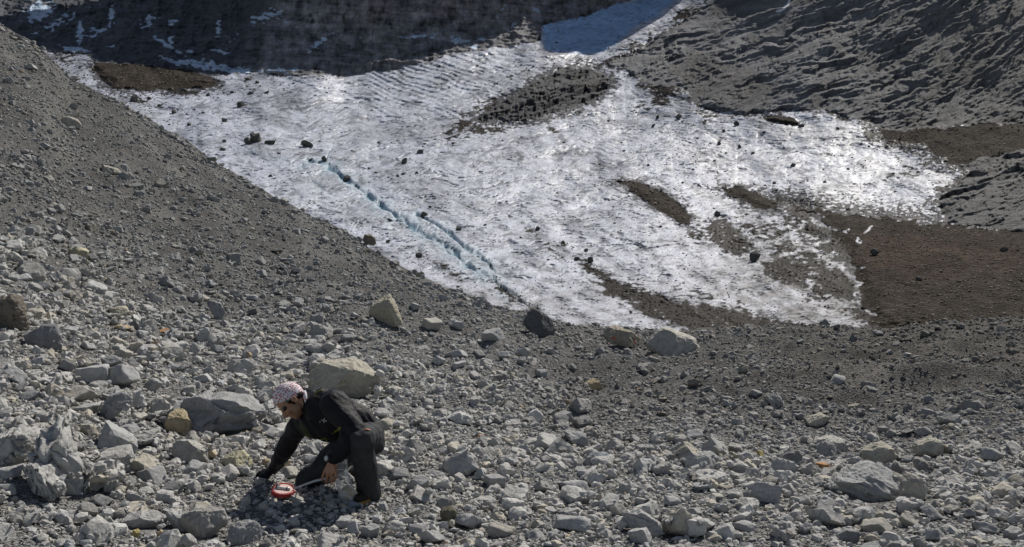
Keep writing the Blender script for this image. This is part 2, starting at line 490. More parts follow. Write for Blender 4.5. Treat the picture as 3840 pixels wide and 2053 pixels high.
BITS = [[(2640, 830), (2700, 825), (2790, 880), (2830, 930), (2760, 955), (2690, 930)], [(2850, 985), (2930, 950), (3010, 985), (3060, 1040), (3010, 1075), (2930, 1070), (2880, 1040)],
        [(3060, 1010), (3140, 1005), (3215, 1060), (3200, 1130), (3130, 1120), (3070, 1070)], [(3010, 790), (3080, 820), (3180, 900), (3230, 990), (3170, 980), (3060, 890)], [(3200, 1150), (3260, 1140), (3290, 1180), (3240, 1200)],
        [(2930, 760), (3020, 790), (3110, 850), (3120, 900), (3060, 870), (2980, 820)], [(2590, 850), (2640, 880), (2620, 900), (2580, 880)]]
for q_, w_, k_ in ((RIDGE4, 130, .9), (RIDGE1, 45, .75), (RIDGE2, 45, .75), (RIGHTDEB, 110, .9), (SLOPE, 36, .9), (OUTCROP, 60, .8), (MEDIAL, 50, .8), (SLABS, 70, .9)):
    pr = smooth(-w_, 0, sdf(W3X, W3Y, q_))
    debris = np.maximum(debris, k_ * smooth(.52, .66, pr * .85 + .5 * fbm2(QX / 18, QY / 7, 4, 68)))
for q_ in [BAND] + BITS:
    debris = np.maximum(debris, smooth(-7, 7, sdf(W3X, W3Y, q_)) * smooth(-.75, -.25, fbm2(QX / 20, QY / 8, 3, 67) + (.25 if q_ is BAND else .12)))
debris = np.maximum(debris, smooth(0.6, 0.75, 0.22 + 0.62 * fbm2(QX / 11, QY / 4.2, 3, 82) ) * 0.8)   # scattered grit
# bright ice veins through the debris, as meltwater tracks
VEINS = [[(2860, 925), (2960, 880), (3010, 850), (3015, 838)], [(2830, 990), (2990, 940), (3090, 905), (3180, 868)], [(2975, 905), (3050, 940), (3150, 1005), (3195, 1040), (3225, 1060), (3210, 1110), (3230, 1160), (3300, 1190), (3340, 1215)],
         [(3220, 912), (3235, 880), (3260, 850)], [(3040, 820), (3150, 870), (3100, 850)], [(3250, 1010), (3195, 1000)], [(3070, 1170), (3150, 1180)], [(2620, 290), (2600, 330), (2630, 380)], [(3400, 590), (3350, 560), (3300, 600)]]
vein = np.zeros_like(QX)
for v in VEINS:
    vein = np.maximum(vein, smooth(13, 2, poly_dist(W3X * .35 + WX * .65, W3Y * .35 + WY * .65, v, False) + 5 * noise2(QX / 12, QY / 8, 85)) * (.35 + .65 * smooth(-.3, .3, noise2(QX / 40, QY / 30, 86))))
debris = debris * (1 - 0.9 * vein)
mR4 = mR4 * (1 - 0.85 * vein * smooth(3330, 3260, QX))

# ---- meltwater channels cut in the ice
CH = [[(1150, 600), (1215, 612), (1265, 645), (1310, 678), (1365, 720), (1420, 762), (1480, 808), (1520, 830), (1570, 862), (1640, 905), (1700, 945), (1740, 985), (1790, 1015), (1840, 1032), (1900, 1085), (1960, 1130), (2010, 1165)],
      [(1560, 800), (1620, 830), (1660, 855), (1700, 885), (1740, 920), (1790, 955), (1830, 985), (1850, 1020)],
      [(1130, 620), (1170, 680), (1240, 730), (1290, 745)], [(1240, 560), (1215, 605), (1240, 625)], [(900, 545), (960, 580), (1100, 610)]]
chn = np.zeros_like(QX); chblue = np.zeros_like(QX)
for k, c in enumerate(CH):
    c = np.array(c, float)
    wdt = (13, 10, 5, 4, 4)[k] * (0.45 + 1.0 * np.clip(noise2(QX / 55, QY / 40, 93) + .5, 0, 1.2))
    dd = poly_dist(QX + 9 * noise2(QX / 60, QY / 40, 91), QY + 6 * noise2(QX / 60, QY / 40, 92), c, False)
    chn = np.maximum(chn, smooth(wdt, wdt * 0.2, dd) * (.35 + .65 * smooth(-.35, .1, noise2(QX / 34, QY / 26, 94))) * (1.0, .8, .22, .5, .3)[k])
    chblue = np.maximum(chblue, smooth(wdt * 4.5, wdt * 0.5, dd) * (1.0, .8, .25, .4, .3)[k])
chblue = chblue * smooth(2000, 1820, QX)

# ---- relief: steps and swells of the surface, in photo pixels of depth (kept below one fold)
sft = np.zeros_like(QX)
warp = 14 * fbm2(QX / 240, QY / 150, 3, 95)
lay = ridge2(QX / 46 + warp * 0.02, (QY + warp * 1.6 - 0.03 * QX) / 10.5, 3, 98)
cups = fbm2(QX / 20, QY / 7.5, 3, 103)
flo = QY + 0.10 * (QX - 1900) * smooth(2600, 1200, QX) + 1.7 * warp + 3.0 * fbm2(QX / 30, QY / 14, 2, 104)
l1 = noise2(QX / 150, flo / 15, 105); l2 = noise2(QX / 75, flo / 8.5, 106)
lines = np.maximum(smooth(.16, .05, np.abs(l1)) * smooth(-.3, .25, noise2(QX / 120, QY / 50, 110)), 0.85 * smooth(.26, .08, np.abs(l2)) * smooth(-.3, .3, noise2(QX / 70, QY / 30, 112)))
swell = fbm2(QX / 210, QY / 90, 3, 107)
fa = QX * 0.86 + QY * 0.5; fx_ = -QX * 0.5 + QY * 0.86
low = smooth(480, 800, QY)
streak = (fbm2(fa / 420, fx_ / 40, 3, 114) + .4 * fbm2(QX / 160, flo / 18, 3, 117)) * low + fbm2(QX / 300, flo / 24, 4, 116) * (1 - low)
sft += ice * (1.2 * (lay - 0.9) + 0.9 * cups + (1.5 + 1.2 * low) * lines * (1 - .4 * smooth(2500, 3000, QX)) + 2.0 * streak + 9.0 * swell)
sft += ice * debris * 1.5 * fbm2(QX / 9, QY / 5, 2, 109)
og = smooth(560, 250, QY) * smooth(900, 1300, QX) * smooth(2100, 1700, QX)
sft += ice * og * 1.6 * np.sin((QX * 0.12 - QY * 0.36 + 6 * fbm2(QX / 180, QY / 100, 2, 111)))
deb_all = np.clip(mM + mR1 + mR2 + mR3 + mR4 + mRD, 0, 1)
sft += deb_all * (6.0 * fbm2(QX / 80, QY / 50, 3, 115) + 0.5 * fbm2(QX / 12, QY / 10, 3, 119))
# bedrock: dipping, glacier-polished beds
rk = np.clip(mS + mO + mSL, 0, 1)
tilt = np.where(QX > 3150, 0.42, 0.30) * 0 + 0.26 + 0.22 * smooth(2600, 3300, QX) + 0.25 * smooth(3000, 3800, QX) * smooth(450, 100, QY)
aa = QX * np.cos(tilt) + QY * np.sin(tilt); bb = -QX * np.sin(tilt) * 1.0 + 0 * QY
wrp = 18 * fbm2(QX / 260, QY / 140, 3, 123)
# bedding coordinate: beds climb to the right in the picture and dip into the slope
bb = QY + 0.36 * (QX - 3200) + 0.00028 * np.maximum(QX - 3150, 0) ** 2 * smooth(500, 150, QY) + wrp
def saw(ph, w=0.3):
    f = ph - np.floor(ph)
    return f - smooth(1 - w, 1.0, f) - 0.35
b1 = bb + 10 * fbm2(QX / 80, QY / 40, 4, 125); b2 = bb + 7 * fbm2(QX / 44, QY / 22, 4, 126)
a1 = smooth(-.55, .3, fbm2(QX / 130, bb / 60, 3, 127)); a2 = smooth(-.5, .25, fbm2(QX / 70, bb / 26, 3, 129)); a3 = smooth(-.3, .3, fbm2(QX / 40, bb / 16, 2, 130))
a4 = smooth(-.25, .35, fbm2(QX / 52, bb / 18, 3, 131)); a5 = smooth(-.2, .3, fbm2(QX / 26, bb / 11, 2, 132))
b3_ = bb + 0.25 * (QX - 3200) * smooth(3000, 3600, QX) + 8 * fbm2(QX / 24, QY / 14, 3, 134)
calm = smooth(-.30, .30, fbm2(QX / 150, bb / 70, 4, 139))
scree = np.exp(-(((QX - 2760) / 170) ** 2 + ((QY - 330) / 80) ** 2)) + .7 * np.exp(-(((QX - 2600) / 120) ** 2 + ((QY - 250) / 70) ** 2))
scree = np.clip(np.maximum(smooth(.35, .6, scree + .25 * fbm2(QX / 60, QY / 40, 3, 138)), .8 * smooth(.25, .6, fbm2((QX + QY) / 220, (QY - .6 * QX) / 150, 3, 136))), 0, 1) * mS
b0 = bb + 26 * fbm2(QX / 140, QY / 60, 3, 140)
beds = 0.42 * 64 * saw(b0 / 64, .2) * smooth(-.3, .3, noise2(QX / 230, bb / 90, 144)) + 0.45 * 30 * saw(b1 / 30 + .3, .22) * a1 + 0.42 * 15 * saw(b2 / 15 + 0.4, .3) * a4 * (.3 + .7 * calm) + 0.42 * 8 * saw(b3_ / 8 + b1 / 60, .4) * a5 * calm
crag = fbm2(QX / 22, (QY + 0.3 * QX) / 13, 4, 135)
sft += rk * (beds * (1 - .8 * scree) + 14 * ridge2((QX + .5 * QY) / 150, (QY - .2 * QX) / 420, 3, 145) * smooth(2900, 3300, QX) * mS + (1.4 + 3.6 * calm + 5 * mO) * crag + 18 * fbm2(QX / 260, bb / 120, 2, 137))
sft += mC * (9 * fbm2(QX / 44, QY / 34, 4, 141) + 7 * saw((QY - 0.08 * QX + 8 * fbm2(QX / 90, QY / 40, 3, 142)) / 22, .3) * smooth(-.3, .3, fbm2(QX / 150, QY / 40, 2, 143)))
fadeL = smooth(1274, 1225, QY)
gs = np.gradient(sft, axis=0) / -2.4
lim = 0.90 / np.maximum(0.90, gs)             # soften where the steps would fold over
D = D + gD * sft * lim * fadeL
D = np.maximum.accumulate(D, axis=0)
D += np.arange(D.shape[0])[:, None] * 1e-4
BX = (QX - CX) / F * D; BY = D.copy(); BZ = CZ + (CY - QY) / F * D
BZ = BZ - ice * chn * gD * 1.9 * fadeL

def at_back(px, py):
    """surface point of the background terrain seen (about) at a photo pixel"""
    i = int(round((px - BPX[0]) / 3.2)); col = int(np.clip(i, 0, len(BPX) - 1))
    ppy = CY - (BZ[:, col] - CZ) / BY[:, col] * F
    k = int(np.argmax(np.minimum.accumulate(ppy) <= py))
    return np.array([BX[k, col], BY[k, col], BZ[k, col]])

# ---- split into the parts of the landscape, sharing one surface
cls = np.zeros(QX.shape, int)                   # 0 ice
cls[(mM + mR1 + mR2 + mR3 + mRD) > 0.5] = 1     # moraine heaps
cls[mR4 > 0.5] = 1
cls[mSL > 0.5] = 2
cls[mO > 0.5] = 3
cls[mS > 0.5] = 2
cls[mC > 0.5] = 4
BV = np.stack([BX, BY, BZ], -1).reshape(-1, 3)
BFC = grid_faces(*QX.shape)[:, ::1]
fc = cls.ravel()[BFC].max(1)

# colours
one = np.ones(QX.shape)
def C3(c): return np.array(c)[None, None, :]
dirt = smooth(-0.2, 0.7, fbm2(QX / 90, QY / 34, 4, 145)) * 0.25 + 0.5 * smooth(0.15, 0.8, fbm2(QX / 30, QY / 8, 3, 149))
left_dirty = smooth(700, 250, QX) * 0.4 + smooth(950, 1200, QY) * 0.55 + smooth(2500, 3000, QX) * smooth(780, 1000, QY) * 0.4 + smooth(2350, 3100, QX) * 0.12 + 0.75 * np.exp(-(((QX - 2930) / 420) ** 2 + ((QY - 1000) / 190) ** 2)) + 0.45 * np.exp(-(((QX - 1750) / 420) ** 2 + ((QY - 1140) / 80) ** 2))
dirt = np.clip(dirt * 0.55 + left_dirty * (0.5 + 0.5 * noise2(QX / 60, QY / 26, 153)) , 0, 1)
icec = C3((0.54, 0.565, 0.65)) * (1 + 0.13 * cups + 0.10 * swell)[..., None]
icec = icec * (1 - 0.30 * smooth(.12, .75, streak) - 0.20 * smooth(-.1, .6, fbm2(QX / 300, QY / 90, 3, 118)) - 0.14 * smooth(.0, .5, fbm2(QX / 46, flo / 9, 3, 119)))[..., None]
icec = icec * (1 - 0.72 * dirt[..., None]) + 0.72 * dirt[..., None] * C3((0.20, 0.185, 0.17))
thin_line = np.clip(0.75 * lines + 0.5 * smooth(1.2, 1.5, lay) * smooth(0.0, 0.5, fbm2(QX / 70, QY / 40, 3, 157) + 0.25), 0, 1)
icec = icec * (1 - 0.70 * thin_line)[..., None]
b3 = (chblue * 0.40)[..., None]; icec = icec * (1 - b3) + b3 * C3((0.36, 0.47, 0.55))
c3 = (chn * 0.9 * smooth(2000, 1820, QX))[..., None]; icec = icec * (1 - c3) + c3 * C3((0.15, 0.26, 0.33))
c4 = (chn * smooth(1820, 1950, QX))[..., None]; icec = icec * (1 - c4) + c4 * C3((0.20, 0.19, 0.18))
icec = icec + (1 - icec) * (0.12 * vein)[..., None]
dcol = C3((0.030, 0.026, 0.022)) * (1 + 0.35 * fbm2(QX / 12, QY / 6, 3, 161))[..., None]
icec = icec * (1 - debris[..., None]) + debris[..., None] * dcol
ton = (smooth(-8, 8, sdf(WX, WY, [(2045, 178), (2036, 100), (2110, 72), (2330, 15), (2560, -30), (2480, 45), (2385, 100), (2310, 165), (2240, 203), (2120, 196), (2066, 190)])) * .85)[..., None]  # area of the cast shade on the snow tongue, painted blue into the ice
icec = icec * (1 - ton) + ton * C3((0.30, 0.47, 0.70)) * (1 + .25 * cups - .3 * thin_line)[..., None]
spk = fbm2(QX / 7, QY / 4.5, 2, 165)
mcol = C3((0.040, 0.034, 0.028)) * (1 + 0.5 * spk + 0.3 * fbm2(QX / 60, QY / 25, 3, 168))[..., None]
redb = (mR4 * smooth(1.1, 0.2, np.hypot((QX - 3450) / 520, (QY - 955) / 120)) * (0.7 + 0.6 * fbm2(QX / 120, QY / 50, 3, 171)))
redb = np.clip(redb, 0, 1)[..., None]
mcol = mcol * (1 - redb) + redb * C3((0.052, 0.037, 0.028)) * (1 + 0.4 * spk)[..., None]
rcol = C3((0.185, 0.188, 0.20)) * (1 + 0.40 * fbm2(QX / 150, bb / 20, 4, 175))[..., None]
wr = smooth(3000, 3700, QX)[..., None] * 0.6
rcol = rcol * (1 - wr) + wr * C3((0.160, 0.156, 0.145)) * (1 + 0.25 * fbm2(QX / 120, bb / 24, 3, 179))[..., None]
# cliff rock, talus and snow in the shade
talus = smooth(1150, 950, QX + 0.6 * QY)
ccol = C3((0.215, 0.212, 0.222)) * np.clip(1 + 0.35 * fbm2(QX / 34, QY / 80, 4, 183, .6) + 0.5 * fbm2(QX / 55, QY / 36, 5, 184, .6) + 0.30 * fbm2(QX / 260 + .2 * noise2(QX / 60, QY / 40, 186), (QY - .06 * QX) / 13, 4, 187, .6), .2, 2.2)[..., None] * (1 - 0.28 * smooth(.10, .02, np.abs(noise2(QX / 34 + .3 * noise2(QX / 40, QY / 30, 188), QY / 130, 189))))[..., None]
ccol = ccol * (1 + (smooth(150, 40, QY) * smooth(1000, 1300, QX))[..., None] * (C3((1.05, .99, .97)) - 1))
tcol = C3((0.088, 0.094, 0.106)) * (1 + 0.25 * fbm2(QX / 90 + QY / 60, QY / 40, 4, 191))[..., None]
fan = smooth(0.1, 0.7, fbm2(QX / 130 + 2, QY / 90, 3, 195)) * smooth(90, 150, QY)
ccol = ccol * (1 - 0.4 * fan[..., None]) + 0.4 * fan[..., None] * C3((0.13, 0.145, 0.155))
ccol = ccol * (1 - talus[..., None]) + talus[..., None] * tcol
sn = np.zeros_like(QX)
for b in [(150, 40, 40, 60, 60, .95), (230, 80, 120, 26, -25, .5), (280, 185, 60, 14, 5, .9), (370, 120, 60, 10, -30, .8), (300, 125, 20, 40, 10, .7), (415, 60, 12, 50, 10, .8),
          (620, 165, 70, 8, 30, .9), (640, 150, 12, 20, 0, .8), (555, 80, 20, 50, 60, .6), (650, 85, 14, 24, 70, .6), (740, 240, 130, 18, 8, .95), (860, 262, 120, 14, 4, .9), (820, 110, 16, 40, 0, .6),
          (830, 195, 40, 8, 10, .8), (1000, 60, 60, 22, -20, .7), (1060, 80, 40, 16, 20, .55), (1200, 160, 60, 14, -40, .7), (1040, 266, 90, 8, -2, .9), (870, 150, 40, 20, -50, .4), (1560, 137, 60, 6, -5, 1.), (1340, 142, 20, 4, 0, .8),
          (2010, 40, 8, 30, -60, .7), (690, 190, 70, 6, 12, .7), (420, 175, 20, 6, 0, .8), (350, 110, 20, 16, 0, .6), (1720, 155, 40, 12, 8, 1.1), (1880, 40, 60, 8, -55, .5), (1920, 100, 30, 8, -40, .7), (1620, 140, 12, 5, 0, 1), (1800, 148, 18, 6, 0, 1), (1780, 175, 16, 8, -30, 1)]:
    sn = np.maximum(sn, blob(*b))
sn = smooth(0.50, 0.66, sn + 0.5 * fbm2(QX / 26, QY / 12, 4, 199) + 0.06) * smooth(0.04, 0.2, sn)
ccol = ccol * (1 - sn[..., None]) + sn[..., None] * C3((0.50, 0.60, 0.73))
gul = smooth(7, 2, poly_dist(WX * 0.5 + QX * 0.5, WY * 0.5 + QY * 0.5, [(2965, -30), (2955, 15), (2935, 35), (2915, 44)], False))[..., None]
rcol = rcol * (0.86 - 0.48 * mO)[..., None]
rcol = rcol * (1 - .55 * scree)[..., None] + (.55 * scree)[..., None] * C3((.085, .08, .074)) * (1 + .4 * fbm2(QX / 10, QY / 7, 3, 146))[..., None]
rcol = rcol * (1 - gul) + gul * C3((0.72, 0.75, 0.8))

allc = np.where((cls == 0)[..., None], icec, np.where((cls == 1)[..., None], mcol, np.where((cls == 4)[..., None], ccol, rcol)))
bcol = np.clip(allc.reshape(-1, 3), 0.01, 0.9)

def mat_ice():
    t = NT("glacier_ice")
    g = t.n("ShaderNodeNewGeometry"); v = g.outputs["Position"]
    c = t.attr("tone")
    n = t.noise(v, 1.6, 5, 0.7)
    c = t.mix(0.5, c, t.ramp(n, [(0.3, 0.75), (0.6, 1.1)]), 'MULTIPLY')
    h = t.noise(v, 2.6, 6, 0.72)
    w = t.ramp(c, [(0.14, 0.0), (0.42, 1.0)])
    t.set(Base_Color=c, Roughness=0.48, Normal=t.bump(h, 0.14, 0.8), Specular_IOR_Level=t.math('ADD', t.math('MULTIPLY', w, 0.15), 0.02))
    return t.m
def mat_earth(name, scale, dist, rough=0.9):
    t = NT(name)
    g = t.n("ShaderNodeNewGeometry"); v = g.outputs["Position"]
    c = t.attr("tone")
    vo = t.n("ShaderNodeTexVoronoi"); vo.inputs["Scale"].default_value = scale; t.l(v, vo.inputs["Vector"])
    c = t.mix(.8, c, t.ramp(t.noise(v, .22, 5, .65), [(.3, .6), (.7, 1.45)]), 'MULTIPLY')
    c = t.mix(0.8, c, t.ramp(vo.outputs["Color"], [(0.1, 0.6), (0.6, 1.0), (0.95, 1.5)]), 'MULTIPLY')
    t.set(Base_Color=c, Roughness=rough, Normal=t.bump(t.math('SUBTRACT', 1.0, vo.outputs["Distance"]), dist * .5, .8))
    t.b.inputs["Specular IOR Level"].default_value = 0.02
    return t.m
def mat_bedrock(name, strong=False):
    t = NT(name)
    g = t.n("ShaderNodeNewGeometry"); v = g.outputs["Position"]
    c = t.attr("tone")
    n = t.noise(v, 0.35, 8, 0.68, 0.4)
    c = t.mix(0.8, c, t.ramp(n, [(0.3, 0.65), (0.5, 1.0), (0.75, 1.25)]), 'MULTIPLY')
    if strong:
        c = t.mix(.5, c, t.ramp(t.noise(v, .12, 10, .75, .8), [(.36, .45), (.5, 1.0), (.64, 1.6)]), 'MULTIPLY')
    h = t.noise(v, 0.8, 9, 0.7, 0.3)
    t.set(Base_Color=c, Roughness=0.85, Normal=t.bump(h, 1.0, 0.9))
    t.b.inputs["Specular IOR Level"].default_value = 0.10
    return t.m
parts = [("glacier", 0, mat_ice(), "bright bare glacier ice streaked with grit and stones", "glacier"),
         ("moraine", 1, mat_earth("moraine_gravel", 2.2, 0.4), "dark brown moraine gravel heaped on and beside the glacier ice", "moraine"),
         ("rock_slope", 2, mat_bedrock("bedrock"), "grey glacier polished bedrock slope rising at the right", "rock slope"),
         ("rock_outcrop", 3, None, "dark grey bedrock outcrop standing out of the upper ice", "rock outcrop"),
         ("cliff", 4, mat_bedrock("cliff_rock", True), "shaded cliff and talus with snow patches behind the glacier", "cliff")]
M_BED = parts[2][2]
for nm, k, mt, lab, cat in parts:
    f = BFC[fc == k]
    used, inv = np.unique(f, return_inverse=True)
    me = mesh_np(nm, BV[used], inv.reshape(-1, 4))
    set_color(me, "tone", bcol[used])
    tag(link(nm, me, mt or M_BED), lab, cat, kind="structure")

# ---- the mountain ridge above the cliffs (out of frame): it throws the shade on the cliff foot and on the snow tongue
SB = [(-500, 120, 260), (-200, 140, 250), (60, 165, 245), (150, 186, 240), (330, 206, 240), (350, 232, 238), (480, 240, 235), (560, 254, 232), (700, 272, 230), (800, 284, 228), (1000, 266, 222), (1300, 268, 215),
      (1480, 262, 205), (1560, 226, 200), (1700, 182, 195), (1800, 150, 190), (1880, 95, 180), (1940, 60, 170), (2000, 100, 175), (2024, 180, 180), (2052, 200, 182), (2120, 205, 182), (2160, 190, 178), (2180, 208, 178), (2230, 210, 172), (2250, 190, 160),
      (2272, 165, 145), (2290, 120, 120), (2310, 95, 95), (2370, 60, 70), (2405, 30, 45), (2440, 0, 26), (2480, -40, 10)]
SBA = np.array(SB, float); sl = np.r_[0, np.cumsum(np.hypot(*np.diff(SBA[:, :2], axis=0).T))]; sq = np.arange(0, sl[-1], 9.0)
SB = np.stack([np.interp(sq, sl, SBA[:, k]) for k in range(3)], -1)
RP = []
for (px, py, L) in SB:
    p = at_back(px, py)
    RP.append(p + SUN / math.hypot(SUN[0], SUN[1]) * L)
RP = np.array(RP)
RP[2:-2] = (RP[:-4] + RP[1:-3] + RP[2:-2] + RP[3:-1] + RP[4:]) / 5
# resample with crags that only ever lower-frequency wiggle the line
seg = np.r_[0, np.cumsum(np.linalg.norm(np.diff(RP, axis=0), axis=1))]
ss = np.arange(0, seg[-1], 2.5)
RR = np.stack([np.interp(ss, seg, RP[:, k]) for k in range(3)], -1)
RR[:, 2] += 1.3 * fbm2(ss / 9, 0 * ss, 3, 203)
rowsr = []
for (back, drop) in ((0, 0), (-9, 30), (-16, 62), (-34, 110), (-44, 160), (-70, 230)):
    q = RR.copy(); bk = back + (drop > 0) * 5 * fbm2(ss / 26, drop / 40 + 0 * ss, 3, 207)
    q[:, 0] += bk * math.sin(az); q[:, 1] += bk * math.cos(az); q[:, 2] = np.maximum(q[:, 2] - drop, -5); rowsr.append(q)
rowsb = []
for (back, drop) in ((40, 60), (110, 170), (200, 330)):
    q = RR.copy(); q[:, 0] += back * math.sin(az); q[:, 1] += back * math.cos(az); q[:, 2] = np.maximum(q[:, 2] - drop, -5); rowsb.append(q)
RV = np.array(rowsb[::-1] + rowsr)
me = mesh_np("mountain_ridge", RV.reshape(-1, 3), grid_faces(RV.shape[0], RV.shape[1]))
set_color(me, "tone", np.array([0.2, 0.19, 0.18]))
tag(link("mountain", me, M_BED), "rock ridge of the mountain above the shaded cliff", "mountain", kind="structure")
# ------------------------------------------------------------------ stones
def ico(sub):
    bm = bmesh.new(); bmesh.ops.create_icosphere(bm, subdivisions=sub, radius=1.0)
    v = np.array([x.co[:] for x in bm.verts]); f = np.array([[q.index for q in p.verts] for p in bm.faces])
    bm.free(); return v / np.linalg.norm(v, axis=1)[:, None], f
ICO = {s: ico(s) for s in (1, 2, 3, 4, 5, 6)}

def rock_shape(seed, sub, ratio=(1, .8, .6), nplanes=14, rough=0.035, sharp=26.0, blocky=0.5):
    """an angular broken stone: a soft intersection of random half-spaces, with fracture relief"""
    r = np.random.default_rng(seed)
    d, f = ICO[sub]
    n = r.normal(size=(nplanes, 3)); n /= np.linalg.norm(n, axis=1)[:, None]
    ax = np.linalg.qr(r.normal(size=(3, 3)))[0]
    n = np.r_[n, ax, -ax]
    dist = r.uniform(0.62, 1.0, len(n)); dist[-6:] = r.uniform(0.62 - 0.1 * blocky, 0.8, 6)
    q = np.maximum(d @ n.T, 0.02) / dist
    rad = 1.0 / (np.power(np.power(q, sharp).sum(1), 1 / sharp))
    v = d * rad[:, None]
    if sub >= 2:
        e = 0.10 * fbm3(d * 1.3 + seed % 97, 2, seed % 13) + rough * fbm3(d * 4.1 + seed % 89, 3 if sub < 4 else 5, seed % 11)
        if sub >= 4:
            st = v @ ax[0] * 9 + 0.7 * noise3(v * 2, 3)
            e = e + 0.018 * (np.abs((st % 1) - 0.5) * 2) ** 3
        v = v * (1 + e)[:, None]
    v = v * np.array(ratio)
    lo, hi = v.min(0), v.max(0)
    return (v - (lo + hi) / 2) / (hi - lo).max() * 1.0, f

def outline_rock(poly, d, thick, seed, sub=5, lean=0.25, planes=7, strat=0.0, rough=1.0):
    """a boulder whose outline from the valley follows the traced one, with real thickness behind it"""
    poly = np.asarray(poly, float)
    pc = (poly.min(0) + poly.max(0)) / 2
    k = d / F
    a = (poly - pc) * np.array([k, -k])
    dv, f = ICO[sub]
    th = np.arctan2(dv[:, 2], dv[:, 0]); 
    # radial distance of the outline at angle th
    R = np.zeros(len(dv)); cs, sn_ = np.cos(th), np.sin(th)
    n = len(a)
    for i in range(n):
        p, q = a[i], a[(i + 1) % n]; e = q - p
        den = cs * e[1] - sn_ * e[0]
        den = np.where(np.abs(den) < 1e-9, 1e-9, den)
        t = (p[0] * e[1] - p[1] * e[0]) / den
        u = (p[0] * sn_ - p[1] * cs) / den
        ok = (t > 0) & (u >= -1e-6) & (u <= 1 + 1e-6)
        R = np.where(ok, np.maximum(R, t), R)
    R = np.where(R == 0, np.median(R), R)
    rho = np.hypot(dv[:, 0], dv[:, 2])
    prof = np.power(rho, 0.30)
    size = max(np.ptp(a[:, 0]), np.ptp(a[:, 1]))
    x = R * prof * cs; z = R * prof * sn_
    y = np.sign(dv[:, 1]) * np.power(np.abs(dv[:, 1]), 0.8) * thick / 2 + lean * z
    v = np.stack([x, y, z], -1)
    r = np.random.default_rng(seed)
    # break the near face into a few flat facets
    for i in range(planes + 6):
        if i < planes - 2:
            nn = np.array([r.uniform(-.8, .8), r.uniform(-1, -.3), r.uniform(-.35, .5)]); q = r.uniform(.70, .90)
        elif i < planes:
            nn = np.array([r.uniform(-.6, .6), r.uniform(-.35, .15), r.uniform(.7, 1)]); q = r.uniform(.80, .92)
        else:
            nn = r.normal(size=3) + np.array([0, -.6, .2]); q = r.uniform(.94, .985)
        nn /= np.linalg.norm(nn)
        s = v @ nn; lim = np.quantile(s, q)
        v = v - np.maximum(s - lim, 0)[:, None] * nn
    if strat == 1.2:          # flutes running down the face
        w_ = (v[:, 0] * .85 + v[:, 2] * .55) / size
        fl = np.abs(noise2(w_ * 6.5 + .15 * noise3(v / size * 3, 6), v[:, 2] / size * 1.2, 15))
        v = v + np.outer((np.sqrt(np.clip(fl, 0, 1)) - .45) * .24 * size, np.array([.1, -.75, .55]))
    e = 0.030 * fbm3(v / size * 4.2 + seed % 61, 3, seed % 9) + 0.018 * fbm3(v / size * 14 + seed % 31, 4, seed % 7)
    if strat:
        st = v[:, 2] / size * 7 + v[:, 0] / size * 2.2 + 0.5 * noise3(v / size * 3, 5)
        e = e + strat * ((st % 1) - 0.5) * 0.05
    v = v + (dv * e[:, None]) * size * rough
    for k_, lo_, hi_ in ((0, a[:, 0].min(), a[:, 0].max()), (2, a[:, 1].min(), a[:, 1].max())):
        q0, q1 = v[:, k_].min(), v[:, k_].max(); v[:, k_] = lo_ + (v[:, k_] - q0) / (q1 - q0) * (hi_ - lo_)
    c = P(pc[0], pc[1], d)
    return v + 0.0, f, c

PALE, GREY, TAN, DARK, RUST, COOL = (.30, .297, .29), (.25, .248, .245), (.30, .265, .195), (.09, .09, .092), (.34, .20, .10), (.24, .25, .265)

